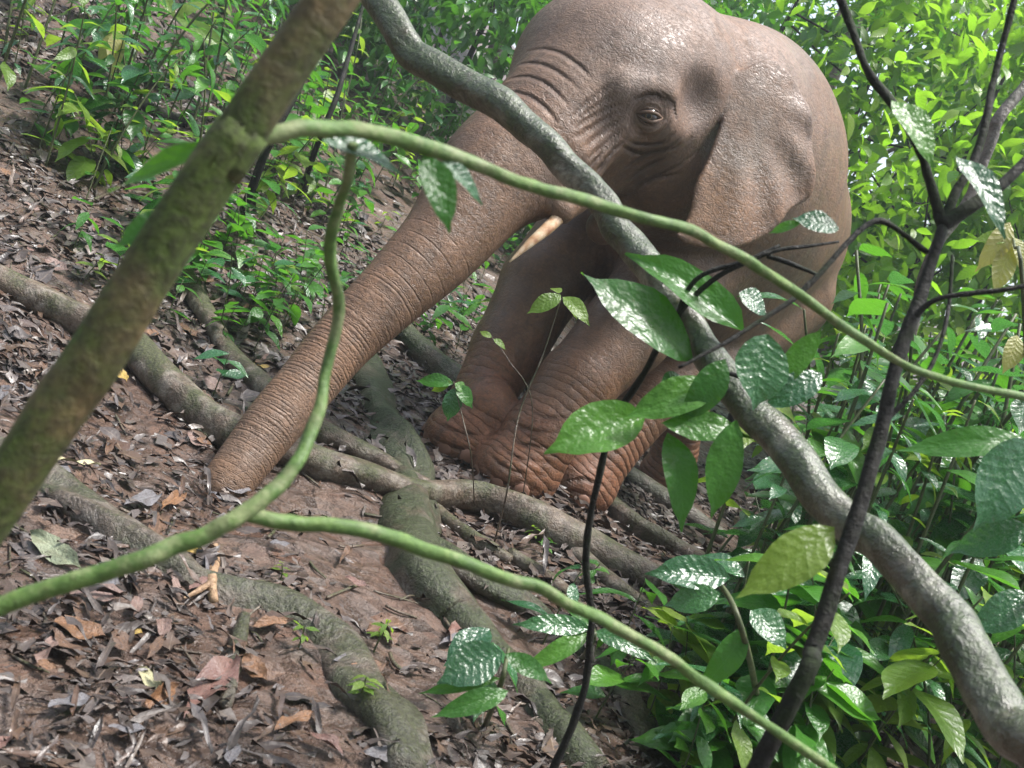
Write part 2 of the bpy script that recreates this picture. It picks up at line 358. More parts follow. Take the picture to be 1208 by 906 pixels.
def plain_dead(name, c, c2):
    M = NM(name); co = M.coord('Object'); nz = M.noise(co, 6, 5, 0.65); lv = M.math('ABSOLUTE', M.attr('lv'))
    k = M.mix(M.maprange(nz, 0.38, 0.66, 0, 1), c, c2); k = M.mix(M.maprange(lv, 0, 0.07, 0.55, 0), k, tuple(min(1, v * 1.6) for v in c)); k = M.mix(M.maprange(M.noise(co, 17, 3), 0.62, 0.7, 0, 0.8), k, (0.03, 0.02, 0.015))
    M.put(M.b.inputs['Base Color'], k); M.b.inputs['Roughness'].default_value = 0.42; M.put(M.b.inputs['Normal'], M.bump(nz, 0.5, 0.02)); return M.m
# ------------------------------------------------------------------ elephant (one continuous skin, grown from a distance field)
VOX = 0.009
EB0 = np.array([-1.35, 2.55, -0.45]); EB1 = np.array([1.75, 6.95, 2.45])
_ax = [np.arange(EB0[i], EB1[i], VOX, dtype=np.float32) for i in range(3)]
FIELD = np.full([len(a) for a in _ax], 0.3, np.float32)
def _region(lo, hi):
    s = []
    for i in range(3):
        a = int(max(0, math.floor((lo[i] - EB0[i]) / VOX))); b = int(min(len(_ax[i]), math.ceil((hi[i] - EB0[i]) / VOX) + 1)); s.append(slice(a, max(b, a + 1)))
    g = np.meshgrid(_ax[0][s[0]], _ax[1][s[1]], _ax[2][s[2]], indexing='ij', sparse=True)
    return tuple(s), g
def _smin(a, b, k):
    h = np.maximum(k - np.abs(a - b), 0) / k
    return np.minimum(a, b) - h * h * k * 0.25
def add_f(lo, hi, fn, k, sub=False):
    m = k + 0.04
    s, g = _region(np.asarray(lo) - m, np.asarray(hi) + m)
    d = fn(*g).astype(np.float32)
    if sub: FIELD[s] = -_smin(-FIELD[s], d, k)
    else: FIELD[s] = _smin(FIELD[s], d, k)
def cone(a, b, ra, rb, k=0.06, sub=False):
    a = np.asarray(a, float); b = np.asarray(b, float); ab = b - a; L2 = ab @ ab + 1e-9
    lo = np.minimum(a - ra, b - rb); hi = np.maximum(a + ra, b + rb)
    def fn(x, y, z):
        t = np.clip(((x - a[0]) * ab[0] + (y - a[1]) * ab[1] + (z - a[2]) * ab[2]) / L2, 0, 1)
        return np.sqrt((x - a[0] - t * ab[0]) ** 2 + (y - a[1] - t * ab[1]) ** 2 + (z - a[2] - t * ab[2]) ** 2) - (ra + (rb - ra) * t)
    add_f(lo, hi, fn, k, sub)
def ball(c, r, k=0.06, sub=False): cone(c, np.asarray(c) + 1e-4, r, r, k, sub)
def ell(c, axes, rad, k=0.06, sub=False):
    c = np.asarray(c, float); A = np.asarray(axes, float); A = A / np.linalg.norm(A, axis=1)[:, None]; R = max(rad)
    def fn(x, y, z):
        q = [((x - c[0]) * A[i][0] + (y - c[1]) * A[i][1] + (z - c[2]) * A[i][2]) for i in range(3)]
        k0 = np.sqrt(sum((q[i] / rad[i]) ** 2 for i in range(3))); k1 = np.sqrt(sum((q[i] / rad[i] ** 2) ** 2 for i in range(3))) + 1e-6
        return k0 * (k0 - 1) / k1
    add_f(c - R, c + R, fn, k, sub)
def chain(pts, k=0.05):
    for (a, ra), (b, rb) in zip(pts[:-1], pts[1:]): cone(a, b, ra, rb, k)
def field_at(P):
    q = (np.asarray(P) - EB0) / VOX; i = np.clip(np.floor(q).astype(int), 0, np.array(FIELD.shape) - 2); f = np.clip(q - i, 0, 1)
    v = 0
    for dx in (0, 1):
        for dy in (0, 1):
            for dz in (0, 1):
                w = (f[..., 0] if dx else 1 - f[..., 0]) * (f[..., 1] if dy else 1 - f[..., 1]) * (f[..., 2] if dz else 1 - f[..., 2])
                v = v + w * FIELD[i[..., 0] + dx, i[..., 1] + dy, i[..., 2] + dz]
    return v
def surf(px, py, t0=2.7):
    """first point of the skin along the sight line of a pixel, and its normal"""
    d = ray(px, py); t = t0
    while t < 6.5:
        if float(field_at(CAMP + d * t)) < 0: break
        t += 0.004
    p = CAMP + d * t; e = VOX
    n = np.array([float(field_at(p + e * v) - field_at(p - e * v)) for v in np.eye(3)])
    return p, n / (np.linalg.norm(n) + 1e-9)
def px2m(r, d): return r * d / FPX

HEADING = np.array([-0.62, -0.78, 0]); HEADING /= np.linalg.norm(HEADING); LEFT = np.array([-HEADING[1], HEADING[0], 0]); UP = np.array([0, 0, 1.0])
# trunk: (pixel x, pixel y, half width in pixels, depth)
TR = [(662, 158, 84, 3.82), (616, 186, 71, 3.72), (577, 214, 62, 3.62), (522, 286, 47, 3.50), (463, 345, 38, 3.40), (405, 402, 33, 3.31), (360, 456, 30.5, 3.22), (321, 501, 29, 3.14), (285, 548, 26, 3.06), (259, 582, 23, 3.00)]
TRP = [(pix(a, b, d), px2m(r, d)) for a, b, r, d in TR]
TRC = catmull([p for p, r in TRP], 5); TRR = np.interp(np.linspace(0, 1, len(TRC)), np.linspace(0, 1, len(TRP)), [r for p, r in TRP])
chain(list(zip(TRC, TRR)), 0.03)
# nostril hollow at the tip
ball(TRC[-1] + (TRC[-1] - TRC[-2]) / np.linalg.norm(TRC[-1] - TRC[-2]) * TRR[-1] * 1.0, TRR[-1] * 0.55, 0.015, True)
def H(px, py, d, r, k=0.08): ball(pix(px, py, d), px2m(r, d), k)
# skull
H(722, 112, 3.98, 116); H(775, 105, 4.10, 100, 0.12); H(845, 95, 4.22, 62, 0.12)
H(676, 136, 3.86, 78, 0.10); H(690, 78, 4.00, 72, 0.14); H(775, 60, 4.12, 66, 0.12); H(680, 188, 3.87, 52, 0.10)
H(765, 185, 4.10, 62, 0.10); H(795, 215, 4.12, 60, 0.10)
cone(pix(765, 225, 4.18), pix(712, 268, 4.06), px2m(48, 4), px2m(22, 3.9), 0.06)           # lower jaw
cone(pix(690, 210, 3.78), pix(662, 248, 3.64), px2m(34, 3.7), px2m(17, 3.6), 0.05)         # tusk sheath
# neck, shoulders, barrel, rump
cone(pix(820, 160, 4.42), pix(838, 200, 4.85), 0.38, 0.52, 0.15)
ell((0.46, 4.80, 1.50), [LEFT, HEADING, UP], (0.46, 0.62, 0.61), 0.2)
ell((0.62, 5.25, 1.38), [LEFT, HEADING, UP], (0.52, 0.80, 0.57), 0.15)
ell((0.78, 5.62, 1.36), [LEFT, HEADING, UP], (0.46, 0.52, 0.53), 0.12)
ell((0.58, 5.15, 1.02), [LEFT, HEADING, UP], (0.42, 0.66, 0.42), 0.12)
ell((0.48, 4.95, 1.12), [LEFT, HEADING, UP], (0.30, 0.34, 0.36), 0.12)                      # chest
# legs
def foot(p, r):
    ell(np.asarray(p) + np.array([0, 0, 0.07]), [LEFT, HEADING, UP], (r * 0.98, r * 1.08, 0.115), 0.05)
    ball(np.asarray(p) + HEADING * r * 0.28 + np.array([0, 0, 0.06]), r * 0.8, 0.05)
FT = {}
def groundpt(x, y): return np.array([x, y, gz(x, y)])
fl = groundpt(0.14, 3.99); fr = groundpt(-0.085, 4.13); hl = groundpt(0.40, 4.45); hr = groundpt(1.02, 6.15)
LEGS = {
 'fl': [(fl + [0, 0, .05], .145), (fl + [.045, .03, .20], .122), (pix(634, 515, 4.10), .128), (pix(680, 452, 4.20), .145), (pix(738, 392, 4.33), .175), (pix(815, 305, 4.58), .25)],
 'fr': [(fr + [0, 0, .05], .140), (fr + [.03, .02, .20], .112), (pix(558, 485, 4.28), .110), (pix(600, 412, 4.42), .148), (pix(640, 335, 4.54), .172), (pix(725, 235, 4.80), .22)],
 'hl': [(hl + [0, 0, .05], .155), (hl + [.06, .07, .20], .125), (hl + [.18, .22, .48], .13), (np.array([.84, 5.1, .80]), .19), (np.array([1.0, 5.42, 1.15]), .30)],
 'hr': [(hr + [0, 0, .05], .155), (hr + [-.03, -.04, .22], .125), (hr + [-.10, -.12, .50], .135), (np.array([.82, 5.85, .85]), .2), (np.array([.72, 5.7, 1.15]), .3)]}
for L in LEGS.values(): chain(L, 0.035)
foot(fl, .152); foot(fr, .148); foot(hl, .16); foot(hr, .16)
# tail
chain([(np.array([1.15, 6.05, 1.62]), .07), (np.array([1.28, 6.22, 1.30]), .04), (np.array([1.30, 6.26, .95]), .03), (np.array([1.27, 6.24, .75]), .022)], 0.05)
# ears: slab with scalloped outline and radiating ripples
def ear(poly3, thick, nrm, fan=None, k=0.012):
    P = np.array(poly3); c = P.mean(0); u, s, vt = np.linalg.svd(P - c); e1, e2, n = vt
    if n @ nrm < 0: n = -n
    Q = np.stack([(P - c) @ e1, (P - c) @ e2], 1); Q = catmull(np.vstack([Q, Q[:1]]), 4)[:-1]
    hh = (P - c) @ n
    fo = None if fan is None else np.array([(fan - c) @ e1, (fan - c) @ e2])
    lo = P.min(0) - 0.1; hi = P.max(0) + 0.1
    def fn(x, y, z):
        a = (x - c[0]) * e1[0] + (y - c[1]) * e1[1] + (z - c[2]) * e1[2]; b = (x - c[0]) * e2[0] + (y - c[1]) * e2[1] + (z - c[2]) * e2[2]
        h = (x - c[0]) * n[0] + (y - c[1]) * n[1] + (z - c[2]) * n[2]
        dmin = np.full(a.shape, 9.0); ins = np.zeros(a.shape, bool)
        for i in range(len(Q)):
            p, q = Q[i], Q[(i + 1) % len(Q)]; e = q - p
            t = np.clip(((a - p[0]) * e[0] + (b - p[1]) * e[1]) / (e @ e + 1e-9), 0, 1)
            dmin = np.minimum(dmin, (a - p[0] - t * e[0]) ** 2 + (b - p[1] - t * e[1]) ** 2)
            ins ^= ((p[1] > b) != (q[1] > b)) & (a < (q[0] - p[0]) * (b - p[1]) / (q[1] - p[1] + 1e-12) + p[0])
        d2 = np.sqrt(dmin) * np.where(ins, -1, 1)
        off = 0
        if fo is not None:
            ra = np.hypot(a - fo[0], b - fo[1]); th = np.arctan2(b - fo[1], a - fo[0])
            off = 0.010 * np.sin(th * 13 + ra * 9) * sstep(0.16, 0.42, ra) + 0.008 * np.sin(th * 5 + 1) * sstep(0.1, 0.4, ra)
        th_ = thick * (0.55 + 0.45 * sstep(0, 0.10, -d2))
        hd = np.abs(h - off) - th_
        w = np.stack([np.maximum(d2 + 0.012, 0), np.maximum(hd + 0.012, 0)])
        return np.minimum(np.maximum(d2, hd), 0.0) + np.sqrt((w ** 2).sum(0)) - 0.012
    add_f(lo, hi, fn, k)
EARPX = [(868, 85, 3.90), (905, 72, 3.98), (934, 92, 3.99), (951, 127, 4.01), (959, 179, 4.00), (962, 228, 3.97), (935, 246, 3.93), (914, 266, 3.94), (893, 284, 3.90), (850, 296, 3.85), (812, 288, 3.81), (790, 268, 3.78), (815, 228, 3.80), (845, 170, 3.83)]
ear([pix(*e) for e in EARPX], 0.022, -_fwd, pix(862, 120, 3.88))
# far ear, seen edge-on behind the brow from other sides only: mirror of the near one about the head's mid plane
HL = np.array([0.30, -0.94, 0.12]); HL /= np.linalg.norm(HL)
_mid = pix(740, 120, 3.62) - HL * 0.42
def mirror(p): return p - 2 * HL * ((p - _mid) @ HL)
ear([mirror(pix(*e)) for e in EARPX], 0.022, mirror(CAMP) - _mid, mirror(pix(862, 120, 3.88)))
# hollows and lids, set on the surface the sight line meets
def hollow(px, py, r, depth, k=0.05):
    p, n = surf(px, py); ball(p + n * (r - depth), r, k, True); return p, n
hollow(826, 118, 0.12, 0.05, 0.06)        # temple
hollow(742, 205, 0.16, 0.045, 0.06)        # below the eye
hollow(712, 232, 0.11, 0.05, 0.05)

hollow(712, 150, 0.10, 0.012, 0.06)        # between eye and trunk root
p, n = surf(735, 100); cone(p - n * .025, surf(785, 108)[0] - n * .03, .045, .04, 0.05)     # brow ridge
EYEP, EYEN = surf(766, 137)
ball(EYEP + EYEN * 0.034, 0.068, 0.03, True)
_vd = ray(766, 137) / np.linalg.norm(ray(766, 137))
EYEN = EYEN * 0.6 - _vd * 0.4; EYEN /= np.linalg.norm(EYEN)
ball(EYEP - EYEN * 0.030, 0.046, 0.02)
_er = np.cross(EYEN, -CU); _er /= np.linalg.norm(_er); _er *= np.sign(_er @ CR); _eu = np.cross(_er, EYEN); _eu *= np.sign(_eu @ CU)
EYEC = EYEP - EYEN * 0.012
ball(EYEC + EYEN * 0.030, 0.024, 0.008, True)
def lid(s, w, h, out, back):                 # an arc over (s=1) or under (s=-1) the eyeball
    return [EYEC + EYEN * (out - back * t * t) + _er * w * t + _eu * (s * h * (1 - t * t) - 0.006 * t) for t in np.linspace(-1.05, 1.05, 9)]
for s in (-1, 1):
    chain([(q, 0.010) for q in lid(s, 0.066, 0.044, 0.004, 0.020)], 0.02)

def surface_nets(Fd):
    ins = Fd < 0
    nx, ny, nz = Fd.shape
    cs = ins[:-1, :-1, :-1].astype(np.int8)
    tot = np.zeros((nx - 1, ny - 1, nz - 1), np.int8)
    for dx in (0, 1):
        for dy in (0, 1):
            for dz in (0, 1): tot += ins[dx:nx - 1 + dx, dy:ny - 1 + dy, dz:nz - 1 + dz]
    act = (tot > 0) & (tot < 8); idx = np.argwhere(act); vid = np.full(act.shape, -1, np.int32); vid[act] = np.arange(len(idx))
    acc = np.zeros((len(idx), 3)); cnt = np.zeros(len(idx))
    cor = [(dx, dy, dz) for dx in (0, 1) for dy in (0, 1) for dz in (0, 1)]
    val = {c: Fd[idx[:, 0] + c[0], idx[:, 1] + c[1], idx[:, 2] + c[2]].astype(float) for c in cor}
    for a in cor:
        for ax in range(3):
            if a[ax] == 0:
                b = list(a); b[ax] = 1; b = tuple(b); va, vb = val[a], val[b]; cr = (va < 0) != (vb < 0)
                t = np.where(cr, va / np.where(cr, va - vb, 1), 0)
                p = np.array(a, float)[None].repeat(len(idx), 0); p[:, ax] += t
                acc += np.where(cr[:, None], p, 0); cnt += cr
    V = EB0 + VOX * (idx + acc / cnt[:, None])
    quads = []
    for ax in range(3):
        sl0 = [slice(1, -1)] * 3; sl1 = [slice(1, -1)] * 3; sl0[ax] = slice(0, -1); sl1[ax] = slice(1, None)
        A = ins[tuple(sl0)]; B = ins[tuple(sl1)]; e = np.argwhere(A != B)
        off = np.array([1, 1, 1]); off[ax] = 0; e = e + off
        flip = ins[e[:, 0], e[:, 1], e[:, 2]]
        o1, o2 = (ax + 1) % 3, (ax + 2) % 3
        def c(i, j):
            q = e.copy(); q[:, o1] -= i; q[:, o2] -= j; return vid[q[:, 0], q[:, 1], q[:, 2]]
        q = np.stack([c(1, 1), c(0, 1), c(0, 0), c(1, 0)], 1); q[~flip] = q[~flip][:, ::-1]; quads.append(q)
    return V, np.vstack(quads)
EV, EF = surface_nets(FIELD)
EV = EV.astype(float)
def relax(V, F, it, lam):
    n = len(V)
    a = F.ravel(); b = np.roll(F, -1, 1).ravel()
    for _ in range(it):
        s = np.zeros((n, 3)); c = np.zeros(n)
        for k in range(3):
            s[:, k] = np.bincount(a, V[b, k], n) + np.bincount(b, V[a, k], n)
        c = np.bincount(a, minlength=n) + np.bincount(b, minlength=n)
        V = V + lam * (s / c[:, None] - V)
    return V
EV = relax(EV, EF, 2, 0.5); EV = relax(EV, EF, 1, -0.45)
# ring parameter (metres along a limb) and weights, for creases
def along(V, pts, rad):
    pts = np.asarray(pts); best = np.full(len(V), 9.0); par = np.zeros(len(V)); L = 0
    for i in range(len(pts) - 1):
        a, b = pts[i], pts[i + 1]; ab = b - a; l = np.linalg.norm(ab)
        t = np.clip(((V - a) @ ab) / (l * l), 0, 1); d = np.linalg.norm(V - a - t[:, None] * ab, axis=1) / (rad[i] + (rad[i + 1] - rad[i]) * t)
        m_ = d < best; best[m_] = d[m_]; par[m_] = L + t[m_] * l; L += l
    return best, par, L
bt, pt_, LT = along(EV, TRC, TRR)
tw = sstep(1.45, 1.12, bt) * sstep(0.0, 0.12, pt_) + sstep(1.5, 1.1, bt) * 0.5 * (pt_ > 0.01); tw = np.clip(tw, 0, 1)
_sp = np.interp(np.linspace(0, LT, 400), [0, 0.35, 0.8, LT], [0.042, 0.024, 0.016, 0.010]); _phs = np.cumsum(1 / _sp) * LT / 400
ring = np.where(tw > 0, np.interp(pt_, np.linspace(0, LT, 400), _phs), 0)
legp = np.zeros(len(EV)); legw = np.zeros(len(EV))
for key in ('fl', 'fr', 'hl', 'hr'):
    pts = [np.asarray(p) for p, r in LEGS[key]]; rr = [r for p, r in LEGS[key]]
    b_, q_, l_ = along(EV, pts, rr); w_ = sstep(1.5, 1.2, b_) * sstep(0.62, 0.18, q_); m_ = w_ > legw; legw[m_] = w_[m_]; legp[m_] = q_[m_]
dEye = np.linalg.norm(EV - EYEC, axis=1)
foot_m = np.zeros(len(EV))
for p in (fl, fr, hl, hr): foot_m = np.maximum(foot_m, sstep(0.75, 0.1, np.linalg.norm(EV - p, axis=1)))
elephant = empty('elephant', (float(fl[0]), float(fl[1]), float(fl[2])), 'mud-brown elephant walking downhill with its trunk stretched down to the leaf litter', 'elephant')
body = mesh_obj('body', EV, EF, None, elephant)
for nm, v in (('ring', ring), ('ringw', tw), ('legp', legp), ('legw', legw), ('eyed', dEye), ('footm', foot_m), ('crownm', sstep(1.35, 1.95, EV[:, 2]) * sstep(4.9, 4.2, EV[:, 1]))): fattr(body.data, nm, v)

# patches of mud and skin tone, brow highlight and cheek shade painted in, and the deep folds, measured on the surface
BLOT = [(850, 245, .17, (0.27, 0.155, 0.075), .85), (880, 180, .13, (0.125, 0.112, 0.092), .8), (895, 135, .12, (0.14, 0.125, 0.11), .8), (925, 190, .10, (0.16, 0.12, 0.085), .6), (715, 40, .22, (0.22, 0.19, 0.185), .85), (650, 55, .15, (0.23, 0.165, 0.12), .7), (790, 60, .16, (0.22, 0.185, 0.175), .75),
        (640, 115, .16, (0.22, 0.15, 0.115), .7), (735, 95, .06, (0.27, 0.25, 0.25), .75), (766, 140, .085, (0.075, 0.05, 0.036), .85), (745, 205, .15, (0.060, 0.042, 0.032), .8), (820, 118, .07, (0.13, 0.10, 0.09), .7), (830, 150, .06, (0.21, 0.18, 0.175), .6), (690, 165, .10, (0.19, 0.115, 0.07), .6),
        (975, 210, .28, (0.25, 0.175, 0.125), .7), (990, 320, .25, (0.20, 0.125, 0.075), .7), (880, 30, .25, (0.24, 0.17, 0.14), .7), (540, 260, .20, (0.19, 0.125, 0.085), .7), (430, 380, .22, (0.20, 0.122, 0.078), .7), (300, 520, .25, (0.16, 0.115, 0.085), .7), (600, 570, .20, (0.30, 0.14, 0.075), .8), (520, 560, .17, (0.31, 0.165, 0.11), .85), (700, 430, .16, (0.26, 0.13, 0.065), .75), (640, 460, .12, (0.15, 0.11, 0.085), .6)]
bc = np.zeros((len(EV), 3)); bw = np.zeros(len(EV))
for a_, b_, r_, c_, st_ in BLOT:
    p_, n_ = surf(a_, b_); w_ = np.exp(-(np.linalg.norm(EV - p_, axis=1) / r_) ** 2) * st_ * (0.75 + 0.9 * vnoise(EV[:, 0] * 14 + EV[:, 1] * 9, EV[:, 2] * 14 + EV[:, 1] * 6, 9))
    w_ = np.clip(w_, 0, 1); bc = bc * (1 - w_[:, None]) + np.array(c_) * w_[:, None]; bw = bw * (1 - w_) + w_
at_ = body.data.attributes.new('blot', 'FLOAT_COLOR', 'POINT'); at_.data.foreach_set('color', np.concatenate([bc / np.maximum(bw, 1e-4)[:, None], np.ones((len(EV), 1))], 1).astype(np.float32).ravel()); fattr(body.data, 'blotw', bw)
FOLD = [[(623, 61), (653, 60), (676, 73), (695, 90)], [(610, 78), (631, 75), (653, 83), (680, 104)], [(600, 94), (621, 91), (643, 99), (668, 122)], [(588, 112), (610, 110), (634, 120), (655, 142)],
        [(680, 149), (705, 134), (733, 122)], [(678, 162), (705, 146), (728, 132)], [(683, 139), (705, 124), (724, 112)], [(690, 173), (712, 155), (731, 142)], [(672, 140), (700, 116), (718, 102)], [(695, 186), (716, 168), (735, 152)],
        [(735, 163), (755, 171), (778, 169), (794, 158)], [(730, 172), (752, 181), (780, 178), (800, 165)], [(742, 212), (775, 190), (815, 162)], [(752, 220), (785, 203), (822, 178)], [(738, 198), (770, 180), (800, 172)], [(703, 205), (716, 186), (736, 166)], [(696, 196), (710, 180), (728, 160)], [(735, 232), (768, 212), (800, 205)],
        [(780, 112), (794, 124), (797, 140)], [(748, 118), (768, 112), (788, 120)],
        [(566, 562), (586, 583), (614, 590)], [(570, 548), (595, 571), (632, 578)], [(577, 535), (600, 555), (641, 562)], [(583, 522), (606, 540), (649, 547)], [(590, 508), (612, 524), (656, 530)], [(600, 495), (625, 508), (663, 512)], [(612, 480), (640, 492), (672, 494)],
        [(508, 530), (530, 542), (556, 547)], [(513, 517), (538, 529), (562, 532)], [(522, 502), (545, 512), (568, 514)], [(648, 600), (668, 592), (690, 600)], [(655, 585), (676, 580), (700, 588)], [(665, 570), (688, 566), (712, 574)]]
fold = np.zeros(len(EV)); _mg = np.linalg.norm(EV - CAMP, axis=1)
for q_ in FOLD:
    c_ = catmull([surf(*p_)[0] for p_ in q_], 7); c_ = c_ + RNG.normal(0, .0010, c_.shape); lo_, hi_ = c_.min(0) - .06, c_.max(0) + .06
    m_ = np.where(np.all((EV > lo_) & (EV < hi_), axis=1))[0]
    if not len(m_): continue
    d_ = np.full(len(m_), 9.0); tp_ = np.zeros(len(m_))
    for i in range(len(c_) - 1):
        ab = c_[i + 1] - c_[i]; t_ = np.clip(((EV[m_] - c_[i]) @ ab) / (ab @ ab + 1e-9), 0, 1); dd_ = np.linalg.norm(EV[m_] - c_[i] - t_[:, None] * ab, axis=1); k_ = dd_ < d_; d_[k_] = dd_[k_]; tp_[k_] = (i + t_[k_]) / (len(c_) - 1)
    fold[m_] = np.maximum(fold[m_], np.exp(-(d_ / .0085) ** 2) * np.clip(np.sin(np.pi * (0.06 + 0.88 * tp_)) * 1.4, 0, 1))
_pe = np.linalg.norm(EV - surf(705, 140)[0], axis=1); fold *= 1 - 0.45 * sstep(.16, .08, _pe)
fattr(body.data, 'fold', fold)
M = NM('elephant_skin'); co = M.coord('Object')
big = M.noise(co, 2.2, 4, 0.6); mid = M.noise(co, 9, 5, 0.6); fine = M.noise(co, 70, 4, 0.6)
col = M.ramp(big, [(0.28, (0.070, 0.052, 0.040)), (0.42, (0.125, 0.085, 0.060)), (0.54, (0.175, 0.112, 0.072)), (0.64, (0.135, 0.105, 0.088)), (0.76, (0.20, 0.125, 0.075))])
col = M.mix(M.maprange(mid, 0.45, 0.72, 0, 0.5), col, (0.25, 0.148, 0.088))
col = M.mix(M.math('MULTIPLY', M.attr('footm'), 0.75), col, (0.29, 0.125, 0.068))
col = M.mix(M.maprange(fine, 0.35, 0.75, 0.0, 0.35), col, (0.075, 0.05, 0.04))
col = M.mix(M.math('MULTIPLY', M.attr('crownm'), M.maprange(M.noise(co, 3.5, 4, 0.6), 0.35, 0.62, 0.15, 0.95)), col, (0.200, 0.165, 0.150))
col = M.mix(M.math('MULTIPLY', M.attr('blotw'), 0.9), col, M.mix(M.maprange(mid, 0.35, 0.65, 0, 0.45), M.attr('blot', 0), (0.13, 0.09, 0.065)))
rg = M.attr('ring'); rw = M.attr('ringw')
wobn = M.noise(co, 7, 3); wob2 = M.noise(co, 30, 2)
ph = M.math('ADD', M.math('MULTIPLY', rg, 6.2832), M.math('ADD', M.math('MULTIPLY', wobn, 7.0), M.math('MULTIPLY', wob2, 2.5)))
rings = M.math('POWER', M.math('ABSOLUTE', M.math('SINE', M.math('MULTIPLY', ph, 0.5))), 0.5)
legr = M.math('POWER', M.math('ABSOLUTE', M.math('SINE', M.math('MULTIPLY', M.math('ADD', M.math('MULTIPLY', M.attr('legp'), 190.0), M.math('ADD', M.math('MULTIPLY', M.noise(co, 3.5, 2), 20.0), M.math('MULTIPLY', wob2, 3.0))), 0.5))), 0.5)
eyer = M.math('SINE', M.math('ADD', M.math('MULTIPLY', M.attr('eyed'), 420.0), M.math('MULTIPLY', wobn, 14.0)))
eyew = M.math('MULTIPLY', M.maprange(M.attr('eyed'), 0.04, 0.105, 1, 0), M.maprange(M.attr('eyed'), 0.03, 0.045, 0, 1))
wv = M.n.new('ShaderNodeVectorMath'); M.l.new(co, wv.inputs[0]); M.l.new(M.noise(co, 12, 3, 0.6, 0, 1), wv.inputs[1]); wv.operation = 'MULTIPLY_ADD'; wv.inputs[1].default_value = (1, 1, 1)
for l_ in list(M.l):
    if l_.to_socket == wv.inputs[1]: M.l.remove(l_)
wsc = M.n.new('ShaderNodeVectorMath'); wsc.operation = 'SCALE'; M.l.new(M.noise(co, 14, 3, 0.6, 0, 1), wsc.inputs[0]); wsc.inputs['Scale'].default_value = 0.05; M.l.new(wsc.outputs[0], wv.inputs[2]); wco = wv.outputs[0]
crack = M.maprange(M.voro(wco, 60, 'DISTANCE_TO_EDGE'), 0, 0.2, 0, 1)
crk2 = M.math('POWER', M.math('ABSOLUTE', M.math('SUBTRACT', M.noise(M.scale(wco, (0.6, 0.6, 1.7)), 22, 3, 0.5), 0.5)), 0.5)
mot = M.noise(wco, 26, 5, 0.7); col = M.mix(M.maprange(mot, 0.50, 0.66, 0, 0.55), col, (0.085, 0.062, 0.050)); col = M.mix(M.maprange(mot, 0.42, 0.30, 0, 0.5), col, (0.29, 0.205, 0.16))
lin = M.math('ABSOLUTE', M.math('SUBTRACT', M.noise(M.scale(wco, (1.0, 1.0, 3.2)), 26, 4, 0.6), 0.5)); col = M.mix(M.maprange(lin, 0.0, 0.035, 0.5, 0.0), col, (0.055, 0.038, 0.030))
col = M.mix(M.maprange(crack, 0.0, 0.6, 0.25, 0.0), col, (0.06, 0.042, 0.034))
strk = M.noise(M.scale(co, (7, 7, 1.3)), 2.2, 5, 0.7)
col = M.mix(M.maprange(strk, 0.52, 0.68, 0, 0.6), col, (0.075, 0.055, 0.042))
rings = M.math('SUBTRACT', 1.0, M.math('MULTIPLY', M.math('SUBTRACT', 1.0, rings), M.maprange(M.noise(co, 11, 3), 0.38, 0.6, 0.15, 1.0)))
col = M.mix(M.math('MULTIPLY', M.math('SUBTRACT', 1.0, rings), M.math('MULTIPLY', rw, 0.4)), col, (0.05, 0.032, 0.024))
legamt = M.math('MULTIPLY', M.math('SUBTRACT', 1.0, legr), M.math('MULTIPLY', M.attr('legw'), 0.5))
col = M.mix(legamt, col, (0.07, 0.035, 0.022))
col = M.mix(M.math('MULTIPLY', M.attr('fold'), 0.6), col, (0.035, 0.022, 0.016))
col = M.mix(1.0, col, (1.0, 0.87, 0.75), 'MULTIPLY')
M.put(M.b.inputs['Base Color'], col)
wet = M.noise(co, 4.5, 5, 0.65)
M.put(M.b.inputs['Roughness'], M.math('ADD', M.maprange(wet, 0.38, 0.62, 0.38, 0.66), M.maprange(fine, 0.3, 0.7, -0.05, 0.10)))
b1 = M.bump(M.math('ADD', M.math('MULTIPLY', crack, 0.32), M.math('MULTIPLY', fine, 0.8)), 0.32, 0.006)
b2 = M.bump(M.maprange(lin, 0.0, 0.05, 0.0, 1.0), 0.35, 0.006, M.bump(crk2, 0.2, 0.007, b1))
b3 = M.bump(M.math('MULTIPLY', rings, rw), 0.5, 0.008, b2)
b4 = M.bump(M.math('MULTIPLY', legr, M.attr('legw')), 0.6, 0.010, b3)
b5 = M.bump(M.math('MULTIPLY', eyer, eyew), 0.25, 0.005, b4)
b6 = M.bump(mid, 0.25, 0.02, b5)
b7 = M.bump(M.math('SUBTRACT', 1.0, M.attr('fold')), 0.9, 0.014, b6)
M.b.inputs['Specular IOR Level'].default_value = 0.4
M.put(M.b.inputs['Normal'], b7)
body.data.materials.append(M.m)

